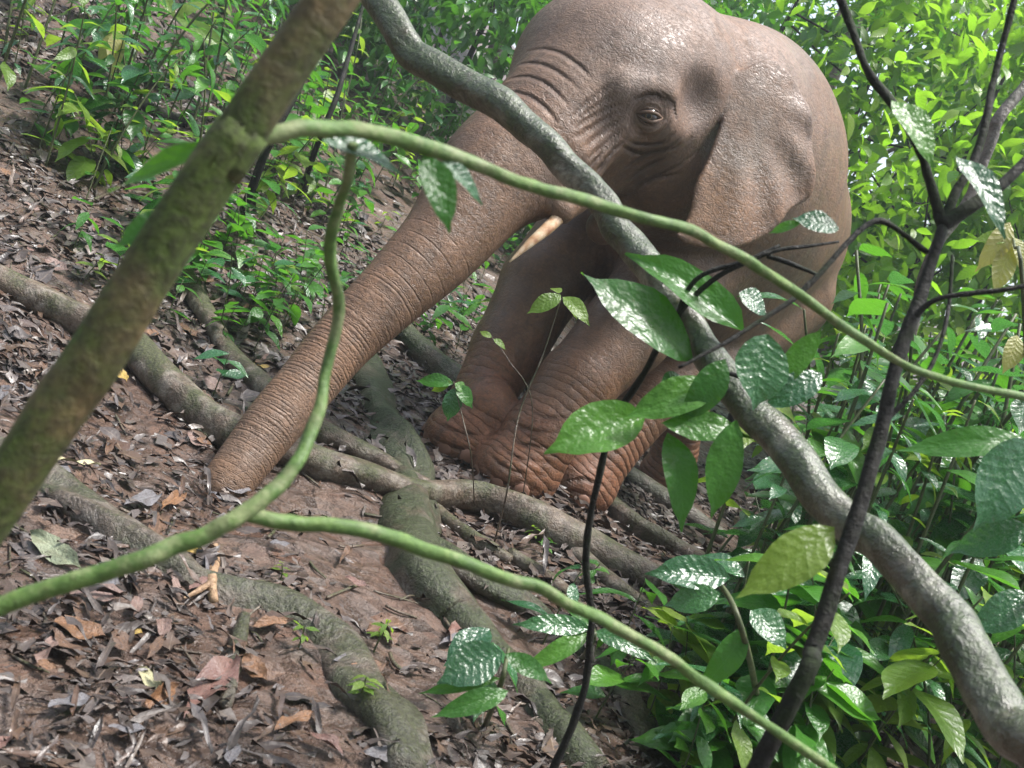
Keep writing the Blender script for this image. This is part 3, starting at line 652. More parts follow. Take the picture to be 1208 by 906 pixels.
def sphere(name, c, r, mat, parent, n=16, sc=(1, 1, 1), axes=None):
    V = []; F = []; A = np.eye(3) if axes is None else np.asarray(axes)
    for i in range(n + 1):
        for j in range(2 * n):
            a = math.pi * i / n; b = math.pi * j / n
            q = np.array([math.sin(a) * math.cos(b) * sc[0], math.sin(a) * math.sin(b) * sc[1], math.cos(a) * sc[2]]) * r
            V.append(np.asarray(c) + q @ A)
    for i in range(n):
        for j in range(2 * n):
            F.append((i * 2 * n + j, (i + 1) * 2 * n + j, (i + 1) * 2 * n + (j + 1) % (2 * n), i * 2 * n + (j + 1) % (2 * n)))
    return mesh_obj(name, V, F, mat, parent)
ME = NM('elephant_eye')
dE = ME.attr('eyer')
ME.put(ME.b.inputs['Base Color'], ME.ramp(dE, [(0.0, (0.004, 0.003, 0.003)), (0.22, (0.004, 0.003, 0.003)), (0.26, (0.20, 0.15, 0.09)), (0.33, (0.05, 0.03, 0.016)), (0.44, (0.02, 0.013, 0.01)), (1.0, (0.05, 0.035, 0.03))]))
ME.b.inputs['Roughness'].default_value = 0.06
EYER = 0.031
_ec = EYEC + EYEN * 0.004
eye = sphere('eye', _ec, EYER, ME.m, elephant)
look = EYEN * 0.5 - _vd * 0.6 - CR * 0.12 + CU * 0.02; look /= np.linalg.norm(look)
_ev = np.array([v.co for v in eye.data.vertices]) - _ec
fattr(eye.data, 'eyer', np.arccos(np.clip(_ev @ look / EYER, -1, 1)) / 1.2)
for s in (1, -1):                            # lids with their folds
    for w, h, out, back, r in ((0.046, 0.0150 if s > 0 else 0.0145, 0.030, 0.022, 0.0065), (0.058, 0.027, 0.019, 0.026, 0.0050)):
        lo_ = stem('eyelid', lid(s, w, h, out, back), [0.003, r, r, r, 0.003], M.m, eye, 4, 8); lo_.location = (0, 0, 0)
MT = NM('tusk_ivory'); ct = MT.coord('Object')
MT.put(MT.b.inputs['Base Color'], MT.ramp(MT.noise(MT.scale(ct, (30, 30, 30)), 1.0, 5), [(0.3, (0.28, 0.12, 0.06)), (0.48, (0.52, 0.32, 0.18)), (0.66, (0.70, 0.55, 0.38))]))
MT.b.inputs['Roughness'].default_value = 0.35
stem('tusk', [pix(664, 252, 3.64), pix(645, 270, 3.60), pix(625, 287, 3.57), pix(601, 309, 3.55)], [.023, .021, .015, .003], MT.m, elephant, 6, 12)
MN = NM('toenail'); MN.b.inputs['Base Color'].default_value = (0.20, 0.10, 0.065, 1); MN.b.inputs['Roughness'].default_value = 0.55
for fp, r in ((fl, .152), (fr, .148), (hl, .16), (hr, .16)):
    for a in (-50, -17, 17, 50):
        an = math.radians(a); d = HEADING * math.cos(an) + LEFT * math.sin(an)
        c = fp + d * (r * 1.10) + np.array([0, 0, 0.030])
        sphere('toenail', c, 0.036, MN.m, elephant, 6, (0.28, 0.9, 0.95), [d, np.cross(UP, d), UP])
print('elephant verts', len(EV))
# ------------------------------------------------------------------ fallen logs, roots, sticks
def along_ground(pts, rpx, sink=0.55, n=6):
    P = []; R = []
    for (a, b), r in zip(pts, rpx):
        g = gp(a, b); d = (g - CAMP) @ _fwd; R.append(r * d / FPX); P.append(g)
    return P, R
def ground_stem(name, pts, rpx, mat, label, cat, group=None, lift=0.35, seg=14, rough=0.12, seed=0, wob=0.0, n=8):
    P, R = along_ground(pts, rpx)
    P = [np.array([p[0], p[1], gz(p[0], p[1]) + r * lift]) for p, r in zip(P, R)]
    return tag(stem(name, P, R, mat, None, n, seg, rough, seed, 1.0, wob), label, cat, group)
ground_stem('fallen_log', [(-60, 322), (0, 345), (70, 378), (140, 418), (195, 470), (262, 522), (330, 546), (400, 566), (480, 588), (560, 600), (640, 636), (700, 662), (770, 700)],
            [17, 18, 19, 20, 20, 21, 20, 19, 18, 20, 22, 22, 20], BK['log'], 'long brown fallen log running from the slope past the elephant\'s front feet', 'log', None, 0.7, 14, 0.16, 3, 0.02)
ground_stem('fallen_branch', [(195, 290), (215, 330), (240, 380), (270, 425), (305, 460), (345, 500), (400, 528), (450, 552), (500, 582)],
            [11, 12, 12, 13, 14, 14, 13, 12, 11], BK['log'], 'bent fallen branch passing under the elephant\'s trunk', 'branch', None, 0.6, 12, 0.14, 5, 0.015)
ground_stem('tree_root', [(412, 385), (430, 430), (445, 478), (462, 522), (482, 568), (486, 620), (502, 680), (545, 735), (600, 790), (650, 850), (690, 910)], [12, 26, 34, 40, 38, 40, 44, 40, 38, 36, 36], BK['root'], 'thick mossy root passing under the fallen log beside the elephant\'s far foot', 'root', 'mossy tree roots', -0.42, 24, 0.34, 7, 0.03, 10)
ground_stem('tree_root', [(470, 395), (500, 430), (545, 465), (580, 500)], [16, 20, 20, 16], BK['root'], 'mossy root partly hidden behind the elephant\'s trunk', 'root', 'mossy tree roots', 0.3, 12, 0.2, 8)
ground_stem('tree_root', [(490, 640), (560, 690), (640, 730), (720, 800), (760, 880)], [14, 18, 18, 18, 18], BK['root'], 'slim mossy root crossing the red soil below the log', 'root', 'mossy tree roots', 0.0, 14, 0.35, 12, 0.03)
ground_stem('tree_root', [(-40, 520), (30, 560), (110, 610), (190, 655), (260, 690), (330, 715), (400, 765), (450, 840), (480, 910)], [34, 42, 46, 44, 40, 36, 36, 40, 40], BK['greyroot'], 'smooth grey root sunk in the litter beneath the green vine', 'root', 'mossy tree roots', -0.5, 22, 0.35, 10, 0.03)
for i, (pts, r) in enumerate([([(690, 585), (740, 620), (800, 655), (860, 690)], [13, 15, 14, 12]), ([(730, 560), (790, 600), (850, 640)], [12, 14, 12]), ([(660, 640), (720, 690), (790, 740)], [10, 11, 9]),
                              ([(600, 655), (650, 690), (700, 740)], [9, 11, 9]), ([(505, 600), (560, 640), (600, 665)], [9, 10, 8])]):
    ground_stem('tree_root', pts, r, BK['greyroot'] if i < 2 else BK['log'], 'slim exposed root in the soil behind the long fallen log' if i < 2 else 'slim exposed root on the downhill side of the fallen log', 'root', 'slim roots behind the log' if i < 2 else 'slim roots below the log', 0.3, 10, 0.2, 20 + i)
ground_stem('fallen_branch', [(90, 70), (130, 110), (190, 140), (240, 160)], [9, 10, 9, 8], BK['dark'], 'dark rotting branch lying up the leafy slope', 'branch', None, 0.6, 10, 0.2, 31)
st = ground_stem('broken_stick', [(252, 650), (250, 672), (247, 695), (251, 716)], [5.5, 8, 7.5, 6], BK['tan'], 'short splintered pale stick on the grey root', 'stick', None, 1.1, 10, 0.35, 33, 0, 10)
stem('splinter', [gp(214, 712) + [0, 0, .012], gp(232, 706) + [0, 0, .02], gp(247, 700) + [0, 0, .03]], [.003, .006, .007], BK['tan'], st, 5, 8, 0.3, 34)
ground_stem('broken_stick', [(285, 735), (278, 765), (272, 800), (262, 840)], [8, 9, 9, 8], BK['greyroot'], 'grey knobbly stick end beside a red-brown leaf', 'stick', None, 0.9, 12, 0.3, 35)
TWM = [(gp(a, b)[:2], t) for a, b, t in ((250, 690, 'by the splintered stick'), (260, 590, 'at the trunk tip'), (60, 590, 'above the grey root'), (100, 400, 'beside the long fallen log'), (60, 250, 'of the open upper slope'), (240, 400, 'by the bent branch'), (230, 830, 'by the grey knobbly stick'), (520, 720, 'round the broad mossy root'), (60, 830, 'downhill of the green vine'), (400, 880, 'at the grey root\'s lower end'), (440, 640, 'just below the long fallen log'), (340, 330, 'behind the elephant\'s trunk'))]
def tw_where(g): return min(TWM, key=lambda m_: (m_[0][0] - g[0]) ** 2 + (m_[0][1] - g[1]) ** 2)[1]
def twig(pts, rpx, label, i): ground_stem('twig', pts, rpx, BK['log'], label, 'twig', 'twigs lying on the litter', 1.6, 6, 0.15, 40 + i, 0.006, 5)
tw_ = 0
while tw_ < 70:
    a = RNG.uniform(0, 760); b = RNG.uniform(120, 840)
    if b < 120 + 0.12 * a or (a > 480 and b < 640): continue
    an = RNG.normal(0.45, 0.55); l = RNG.uniform(20, 60); dx, dy = math.cos(an) * l, math.sin(an) * l
    r = RNG.uniform(1.0, 2.6)
    twig([(a, b), (a + dx * .5 + RNG.normal(0, 3), b + dy * .5 + RNG.normal(0, 3)), (a + dx, b + dy)], [r, r, r * .6], f'thin brown twig on the litter {tw_where(gp(a, b))}', tw_); tw_ += 1

# ------------------------------------------------------------------ leaf litter
def gnormal(x, y, e=0.04):
    n = np.stack([-(ground_z(x + e, y) - ground_z(x - e, y)) / (2 * e), -(ground_z(x, y + e) - ground_z(x, y - e)) / (2 * e), np.ones_like(x)], -1)
    return n / np.linalg.norm(n, axis=-1)[..., None]
BARE = [(gp(a, b)[:2], r) for a, b, r in ((430, 690, .24), (330, 560, .24), (400, 620, .28), (150, 500, .25), (480, 660, .26), (370, 790, .16), (560, 710, .22), (120, 600, .14), (300, 640, .12), (600, 780, .2), (460, 800, .2))]
def litter(N, xr, yr, smin, smax, seed, thr=-0.15):
    r = np.random.default_rng(seed); x = r.uniform(*xr, N); y = r.uniform(*yr, N)
    keep = vnoise(x * 1.4, y * 1.4, 21) + r.uniform(-.25, .25, N) > thr
    for (bx_, by_), rr in BARE: keep &= r.random(N) > np.exp(-(((x - bx_) / rr) ** 2 + ((y - by_) / (rr * 1.3)) ** 2)) * 0.96
    x, y = x[keep], y[keep]; n = len(x)
    up = gnormal(x, y) + r.normal(0, 0.17, (n, 3)); up /= np.linalg.norm(up, axis=1)[:, None]
    D = np.cross(up, r.normal(0, 1, (n, 3))); D /= np.linalg.norm(D, axis=1)[:, None]
    P = np.stack([x, y, ground_z(x, y) + r.uniform(0.002, 0.02, n)], 1)
    return P, D, up, r.uniform(smin, smax, n)
def litter_stuff(name, label, specs, kws, lift=0):
    Ps = [litter(*q) for q in specs]; A = [np.concatenate([p[i] for p in Ps]) for i in range(4)]; k = RNG.integers(0, len(kws), len(A[0])); obs = []
    for i, kw in enumerate(kws):
        m_ = k == i; o = leaf_cloud(name, A[0][m_] + [0, 0, lift], A[1][m_], A[2][m_], A[3][m_], DEADM, None, kw); obs.append(o)
    V = []; F = []; at = {'lu': [], 'lv': [], 'tint': []}; off = 0
    for o in obs:
        me = o.data; v = np.empty(len(me.vertices) * 3); me.vertices.foreach_get('co', v); V.append(v.reshape(-1, 3)); f = np.empty(len(me.loops), np.int32); me.loops.foreach_get('vertex_index', f); F.append(f.reshape(-1, 4) + off); off += len(me.vertices)
        for q in at:
            w = np.empty(len(me.vertices), np.float32); me.attributes[q].data.foreach_get('value', w); at[q].append(w)
        bpy.data.objects.remove(o); bpy.data.meshes.remove(me)
    o = mesh_obj(name, np.concatenate(V), np.concatenate(F), DEADM)
    for q in at: fattr(o.data, q, np.concatenate(at[q]))
    return tag(o, label, 'leaf litter', kind='stuff')
near, mid_, far_ = ((-2.4, 1.8), (0.9, 3.2)), ((-4.6, 2.2), (2.8, 7.0)), ((-9, 6), (6.5, 13))
litter_stuff('leaf_litter', 'wet brown dead leaves carpeting the forest slope', [(1500, *near, 0.04, 0.10, 1, -.02), (8000, *near, 0.010, 0.035, 11, -.25), (9000, *mid_, 0.03, 0.10, 2, -0.1), (9000, *far_, 0.08, 0.17, 3, -0.3)],
             [dict(W=.5, nx=5, ny=1, droop=.12, fold=.12, wave=.04, tip=.1, rag=.35, seed=61), dict(W=.62, nx=5, ny=1, droop=-.1, fold=.2, wave=.06, tip=.05, rag=.6, seed=62), dict(W=.4, nx=5, ny=1, droop=.15, fold=-.1, wave=.05, tip=.1, rag=.5, seed=63), dict(W=.75, nx=4, ny=1, droop=.1, fold=.1, wave=.06, tip=.02, rag=.8, seed=64)])
litter_stuff('litter_shreds', 'thin dead strips and stalks scattered through the litter', [(7500, *near, 0.04, 0.12, 5, -.3), (9000, *mid_, 0.06, 0.15, 6)],
             [dict(W=.11, nx=4, ny=1, droop=.15, fold=.3, wave=.05, tip=.1, q=.4, seed=65), dict(W=.05, nx=5, ny=1, droop=.25, fold=.3, wave=.06, tip=.1, q=.3, seed=66), dict(W=.18, nx=4, ny=1, droop=-.1, fold=.6, wave=.1, tip=.1, q=.5, rag=.7, seed=67)], 0.006)
# larger fallen leaves, one by one
dead_meshes = {}
MARK3 = [(gp(a, b)[:2], t) for a, b, t in ((120, 700, 'by the pinkish holed leaf'), (250, 690, 'by the splintered stick'), (250, 590, 'at the trunk tip'), (60, 590, 'above the grey root'), (330, 740, 'along the grey root'), (100, 400, 'beside the long fallen log'), (60, 250, 'on the open upper slope'), (240, 400, 'by the bent branch'), (230, 830, 'by the long red-brown leaf'), (500, 720, 'on the broad mossy root\'s soil'), (60, 830, 'below the tan-orange leaf'), (400, 880, 'at the grey root\'s lower end'), (160, 480, 'in the mud by the long log'), (440, 640, 'below the fallen log'), (600, 760, 'below the broad mossy root'))]
def where3(g): return min(MARK3, key=lambda m_: (m_[0][0] - g[0]) ** 2 + (m_[0][1] - g[1]) ** 2)[1]
def dead_leaf(b, t, wpx, col, label, group=None, tilt=0.25, seed=0):
    B = gp(*b); T = gp(*t); B[2] += .02; T[2] += .025; d = T - B; L = np.linalg.norm(d)
    c = (B + T) / 2; up = gnormal(np.array([c[0]]), np.array([c[1]]))[0] + np.array([RNG.normal(0, tilt), RNG.normal(-0.25, tilt), 0])
    if (col, seed) not in dead_meshes:
        V, F, U = leaf_grid(rag=.22, W=.5, nx=9, ny=3, droop=.05, fold=.1 + .15 * (seed % 3), wave=.05, tip=.12, seed=seed + 50, curl=.1 * (seed % 2))
        me = bpy.data.meshes.new('dead_leaf'); me.from_pydata(V.tolist(), [], F.tolist()); me.polygons.foreach_set('use_smooth', np.ones(len(F), bool)); fattr(me, 'lu', U[:, 0]); fattr(me, 'lv', U[:, 1]); fattr(me, 'tint', np.zeros(len(V)))
        me.materials.append(DC[col]); dead_meshes[(col, seed)] = me
    D = (c - CAMP) @ _fwd; W = wpx * D / FPX
    o = bpy.data.objects.new('dead_leaf', dead_meshes[(col, seed)]); COL.objects.link(o); o.matrix_basis = frame(B, d, up, L, W / .5)
    return tag(o, label, 'leaf', group)
DC = {'pink': plain_dead('dead_leaf_pinkish', (0.21, 0.145, 0.125), (0.15, 0.09, 0.07)), 'red': plain_dead('dead_leaf_red_brown', (0.13, 0.062, 0.05), (0.18, 0.11, 0.09)), 'yellow': plain_dead('dead_leaf_yellow', (0.42, 0.30, 0.07), (0.30, 0.19, 0.06)),
      'cream': plain_dead('dead_leaf_cream', (0.45, 0.42, 0.24), (0.36, 0.33, 0.20)), 'olive': plain_dead('dead_leaf_grey_green', (0.24, 0.27, 0.18), (0.17, 0.18, 0.11)), 'orange': plain_dead('dead_leaf_orange', (0.19, 0.095, 0.045), (0.13, 0.068, 0.036)),
      'grey': plain_dead('dead_leaf_grey', (0.14, 0.135, 0.145), (0.09, 0.08, 0.082)), 'brown': plain_dead('dead_leaf_brown', (0.15, 0.09, 0.058), (0.085, 0.05, 0.035))}
for b, t, w, c, l in [((78, 712), (146, 708), 32, 'pink', 'pinkish dead leaf with dark holes near the green vine'), ((60, 745), (125, 762), 40, 'orange', 'tan-orange dead leaf among grey litter'),
    ((272, 790), (216, 852), 44, 'red', 'long red-brown dead leaf beside the grey stick'), ((33, 640), (95, 682), 30, 'olive', 'grey-green leaf lying under the green vine'), ((64, 552), (116, 556), 12, 'cream', 'pale cream leaf on the soil above the grey root'),
    ((160, 802), (192, 832), 20, 'cream', 'cream curled leaf lying flat in the litter'), ((217, 660), (246, 663), 15, 'yellow', 'yellow leaf behind the splintered stick'), ((144, 752), (165, 760), 13, 'yellow', 'small yellow leaf scrap beyond the tan-orange leaf'),
    ((230, 515), (262, 528), 13, 'olive', 'pale green leaf at the elephant\'s trunk side of the log'), ((208, 388), (232, 405), 18, 'orange', 'orange-brown leaf by the bent branch'), ((238, 452), (262, 468), 20, 'pink', 'dull pink leaf under the bent branch'),
    ((296, 436), (318, 440), 8, 'yellow', 'yellow leaf touching the bent branch'), ((136, 442), (148, 458), 14, 'yellow', 'small yellow leaf beside the long log'), ((50, 312), (80, 326), 18, 'pink', 'pale pink leaf above the long log'),
    ((404, 690), (432, 702), 12, 'red', 'red leaf scrap on bare soil'), ((283, 785), (312, 815), 24, 'orange', 'curled orange-brown leaf near the grey stick'), ((100, 690), (140, 700), 30, 'grey', 'grey wet leaf overlapping the pinkish leaf')]:
    dead_leaf(b, t, w, c, l, None, 0.2, 1)
cnt = 0; names = {'grey': 'grey', 'brown': 'dark brown', 'pink': 'dull pink', 'orange': 'orange-brown', 'red': 'red-brown'}
while cnt < 110:
    a, b = RNG.uniform(-10, 560), RNG.uniform(180, 905)
    if b < 150 + 0.25 * a or (a > 330 and b < 640): continue
    D = np.linalg.norm(gp(a, b) - CAMP); s = RNG.uniform(.045, .105) * FPX / D
    an = RNG.normal(0.5, .9) + (math.pi if RNG.random() < .5 else 0); c = RNG.choice(['grey', 'brown', 'pink', 'orange', 'red', 'grey', 'brown', 'brown'])
    dead_leaf((a, b), (a + math.cos(an) * s, b + math.sin(an) * s * .7), s * RNG.uniform(.32, .5), c, f'loose {names[c]} dead leaf {where3(gp(a, b))}', f'loose {names[c]} leaves on the litter', .35, int(RNG.integers(0, 4))); cnt += 1

# ------------------------------------------------------------------ understorey plants
def seedling(base, h, lean, nleaf, L, keys, label, group, name='seedling', cat='plant', whorl=False, pitch=(0.0, 0.7), r=None, fill=0.45):
    base = np.asarray(base, float); root = empty(name, base, label, cat, group)
    lean = np.array([lean[0], lean[1], 0.0]); r = r or max(.0025, h * .008)
    pts = [base + [0, 0, -.02], base + lean * h * .25 + [0, 0, h * .4], base + lean * h * .6 + [0, 0, h * .75], base + lean * h + [0, 0, h]]
    p = catmull(pts, 5); V, F = tube(p, np.linspace(r, r * .5, len(p)), 5); mesh_obj('stem', V, F, BK['stem'], root)
    a0 = RNG.uniform(0, 6.28)
    for i in range(nleaf):
        t = 1.0 if whorl else 1 - fill * i / max(1, nleaf - 1) * (1 if nleaf > 1 else 0)
        q = p[min(len(p) - 1, int(t * (len(p) - 1)))]
        az = a0 + i * (2 * math.pi / nleaf if whorl else 2.4) + RNG.normal(0, .25); el = RNG.uniform(*pitch) - 0.35
        d = np.array([math.cos(az) * math.cos(el), math.sin(az) * math.cos(el), math.sin(el)])
        leaf(root, keys[RNG.integers(len(keys))], q + d * r, d, np.array([0, 0, 1.0]) + RNG.normal(0, .18, 3), L * RNG.uniform(.7, 1.15))
    return root
def clear_of_elephant(x, y):
    return not (-0.35 < x < 1.5 and 3.5 < y < 6.6 and abs((x + 0.1) * 0.78 - (y - 3.9) * 0.62) < 0.75)
# small seedlings over the slope on the uphill side
n = 0; spots = []
MARK2 = [(gp(230, 360)[:2], 'by the bent fallen branch'), (gp(60, 300)[:2], 'above the long fallen log'), (gp(330, 230)[:2], 'behind the green vine'), (gp(440, 250)[:2], 'behind the elephant\'s trunk'), (gp(160, 90)[:2], 'by the dark rotting branch'), (gp(520, 60)[:2], 'below the leaning branch\'s upper end'), (gp(330, 60)[:2], 'behind the mossy sapling'), (gp(590, 320)[:2], 'beyond the elephant\'s tusk'), (gp(30, 60)[:2], 'on the open upper slope')]
def where2(g): return min(MARK2, key=lambda m_: (m_[0][0] - g[0]) ** 2 + (m_[0][1] - g[1]) ** 2)[1]
while n < 250:
    a = RNG.uniform(60, 640); b = RNG.uniform(20, 420)
    if RNG.random() > sstep(60, 330, a) * .9 + .1: continue
    g = gp(a, b)
    if g[1] > 12 or g[1] < 3.9 or not clear_of_elephant(g[0], g[1]): continue
    k = RNG.choice(['green', 'green', 'dark', 'dark', 'green', 'lime']); lab = {'green': 'mid green', 'dark': 'dark glossy', 'lime': 'bright lime'}[k]
    seedling(g, RNG.uniform(.12, .40), RNG.normal(0, .25, 2), int(RNG.integers(5, 9)), RNG.uniform(.08, .16), [f'small_{k}'], f'small {lab} seedling {where2(g)}', f'{lab} seedlings on the slope', pitch=(0, .9), fill=.7); n += 1
for (a, b, h, nl, L, k, lab) in [(66, 168, .26, 6, .15, 'broad_green', 'whorled green seedling alone on the open litter slope'), (250, 470, .16, 5, .11, 'small_dark', 'dark seedling rising behind the bent branch'), (280, 350, .2, 7, .11, 'small_green', 'leafy seedling cluster just above the bent branch'),
    (308, 360, .2, 6, .12, 'small_green', 'green seedling leaning over the bent branch'), (95, 335, .12, 5, .06, 'small_lime', 'tiny lime seedling on the litter above the long log'), (330, 690, .05, 6, .03, 'small_lime', 'tiny lime sprouts on the grey root'), (352, 765, .05, 6, .03, 'small_lime', 'tiny sprout cluster in the red soil'),
    (440, 770, .07, 9, .035, 'small_lime', 'small-leaved creeper on the broad mossy root'), (420, 835, .07, 9, .035, 'small_lime', 'pale green creeper at the grey root\'s end'), (640, 655, .06, 6, .035, 'small_green', 'sprout growing from the fallen log\'s edge'), (450, 580, .05, 5, .03, 'small_green', 'tiny sprout on top of the fallen log'), (625, 640, .06, 6, .035, 'small_lime', 'lime sprout against the fallen log')]:
    seedling(gp(a, b), h, RNG.normal(0, .15, 2), nl, L, [k], lab, None, fill=.6)
# leafy plants on the uphill skyline
n = 0
while n < 120:
    a = RNG.uniform(-20, 660); b = RNG.uniform(-60, 210)
    g = gp(a, b + 60)
    if g[1] > 11 or g[1] < 4.6 or not clear_of_elephant(g[0], g[1]): continue
    k = RNG.choice(['green', 'green', 'dark', 'lime', 'dark', 'green']); lab = {'green': 'mid green', 'dark': 'dark glossy', 'lime': 'lime green'}[k]
    seedling(g, RNG.uniform(.3, 1.05), RNG.normal(0, .2, 2), int(RNG.integers(9, 15)), RNG.uniform(.10, .20), [RNG.choice([f'broad_{k}', f'narrow_{k}'])], f'{lab} leafy shrub {where2(g)}', f'{lab} shrubs up the slope', 'leafy_shrub', 'shrub', pitch=(-.2, .8), fill=.8); n += 1
# broad glossy plants below and beyond the grey leaning branch
n = 0; tries = 0
MARKS = [((1.0, 1.9), 'by the leaning branch'), ((.55, 1.85), 'at the dark sapling\'s foot'), ((1.2, 5.4), 'beside the elephant\'s flank'), ((.75, 4.3), 'behind the elephant\'s hind feet'), ((1.9, 3.0), 'downhill of the dark sapling'), ((2.6, 4.6), 'under the sunlit shrubs'), ((2.3, 6.8), 'close before the sunlit shrubs'), ((.3, 2.2), 'below the end of the fallen log'), ((1.5, 2.4), 'beyond the leaning branch')]
def where(g): return min(MARKS, key=lambda m_: (m_[0][0] - g[0]) ** 2 + (m_[0][1] - g[1]) ** 2)[1]
while n < 150 and tries < 9000:
    tries += 1
    a = RNG.uniform(780, 1360); b = RNG.uniform(330, 960)
    g = gp(a, b)
    if not clear_of_elephant(g[0], g[1]) or g[1] < 1.55 or g[1] > 9: continue
    if a < 900 and b < 720: continue
    h = RNG.uniform(.15, .6) if g[1] < 3 else RNG.uniform(.3, 1.3)
    if g[1] < 2.2: h = min(h, .30)
    if g[1] < 4.2 and proj(g + [0, 0, h])[1] < 330 + .25 * max(0, 1000 - a): continue
    if proj(g + [0, 0, h])[0] < 1000 and proj(g + [0, 0, h])[1] < 430: continue
    k = RNG.choice(['green', 'dark', 'dark', 'green', 'lime']); lab = {'green': 'mid green', 'dark': 'wet dark green', 'lime': 'lime green'}[k]; shp = RNG.choice(['broad', 'broad', 'narrow'])
    hz = 'low' if h < .35 else ('knee-high' if h < .75 else 'tall')
    seedling(g, h, RNG.normal(0, .25, 2), int(RNG.integers(10, 17)), RNG.uniform(.13, .25) if g[1] > 2.3 else RNG.uniform(.09, .16), [f'{shp}_{k}'], f'{hz} {lab} {shp}-leaved plant {where(g)}', f'{hz} {lab} undergrowth plants', 'broadleaf_plant', 'plant', pitch=(-.1, .8), fill=.85); n += 1
n = 0; tries = 0
while n < 150 and tries < 6000:
    tries += 1
    a = RNG.uniform(930, 1290); b = RNG.uniform(330, 640); d = RNG.uniform(2.7, 6.3); P = pix(a, b, d); g = np.array([P[0], P[1], gz(P[0], P[1])]); h = P[2] - g[2]
    if h < .2 or h > 1.7 or not clear_of_elephant(P[0], P[1]) or (a < 1010 and b < 420): continue
    k = RNG.choice(['green', 'dark', 'dark', 'lime']); lab = {'green': 'mid green', 'dark': 'wet dark green', 'lime': 'lime green'}[k]; shp = RNG.choice(['broad', 'broad', 'narrow'])
    hz = 'low' if h < .35 else ('knee-high' if h < .75 else 'tall')
    seedling(g, h, RNG.normal(0, .12, 2), int(RNG.integers(7, 12)), RNG.uniform(.09, .22), [f'{shp}_{k}'], f'{hz} {lab} {shp}-leaved plant {where(g)}', f'{hz} {lab} undergrowth plants', 'broadleaf_plant', 'plant', pitch=(-.1, .8), fill=.5); n += 1
for (a, b, h, nl, L, k, lab) in [(640, 760, .22, 4, .13, 'narrow_dark', 'glossy plant with arching narrow leaves on the mossy root'), (560, 850, .20, 5, .13, 'broad_dark', 'quilted dark leaves springing beside the broad mossy root'), (720, 790, .25, 6, .15, 'narrow_green', 'arching strap-leaved plant beside the thin dark stem'), (800, 800, .3, 7, .14, 'broad_dark', 'deep green quilted plant near the thin dark stem\'s foot'),
    (760, 860, .25, 6, .15, 'narrow_green', 'long-leaved plant drooping over the lower soil'), (860, 780, .35, 8, .16, 'broad_dark', 'dark plant under the backlit lime leaf'), (690, 690, .08, 8, .05, 'small_green', 'small leafy sprout beyond the end of the fallen log'), (700, 850, .2, 6, .13, 'broad_green', 'green plant low beside the curving vine')]:
    seedling(gp(a, b), h, RNG.normal(0, .15, 2), nl, L, [k], lab, None, pitch=(-.1, .7), fill=.7)
# thin seedling in front of the chest, with its two pairs of leaves, and the one by the far foot
def wire_plant(name, pts, r, leaves, label, mat='stem', key='narrow_lime'):
    b = pts[0]; root = empty(name, b, label, 'plant'); p = catmull(pts, 6); V, F = tube(p, np.linspace(r, r * .6, len(p)), 6); mesh_obj('stem', V, F, BK[mat], root)
    for lf in leaves: leaf_px(root, *lf)
    return root
g = gp(583, 640)
wire_plant('seedling', [g, pix(598, 580, 3.1), pix(612, 490, 3.1), pix(640, 420, 3.1), pix(662, 352, 3.1)], .003, [('broad_lime', (662, 348), (622, 366), 22, 3.1, 3.05), ('broad_lime', (664, 350), (700, 378), 22, 3.1, 3.05), ('narrow_lime', (660, 346), (652, 332), 14, 3.1, 3.15), ('narrow_lime', (664, 352), (690, 374), 16, 3.12, 3.15)], 'thin wiry seedling with a lime leaf tuft before the elephant\'s chest', 'log')
g = gp(560, 600)
wire_plant('seedling', [g, pix(556, 540, 3.3), pix(545, 490, 3.3), pix(535, 450, 3.3)], .0025, [('broad_green', (535, 452), (488, 444), 20, 3.3), ('broad_green', (538, 455), (562, 480), 20, 3.3), ('broad_dark', (535, 458), (530, 500), 24, 3.3), ('narrow_lime', (532, 450), (505, 460), 14, 3.3), ('narrow_green', (537, 452), (552, 462), 14, 3.3)], 'seedling with drooping green leaves beside the elephant\'s far leg', 'log')
g = gp(615, 600)
wire_plant('seedling', [g, pix(628, 480, 3.4), pix(600, 425, 3.4), pix(580, 398, 3.4)], .002, [('narrow_lime', (580, 398), (566, 388), 9, 3.4), ('narrow_lime', (582, 400), (600, 410), 9, 3.4)], 'tiny two-leaved seedling in front of the elephant\'s far leg', 'log')

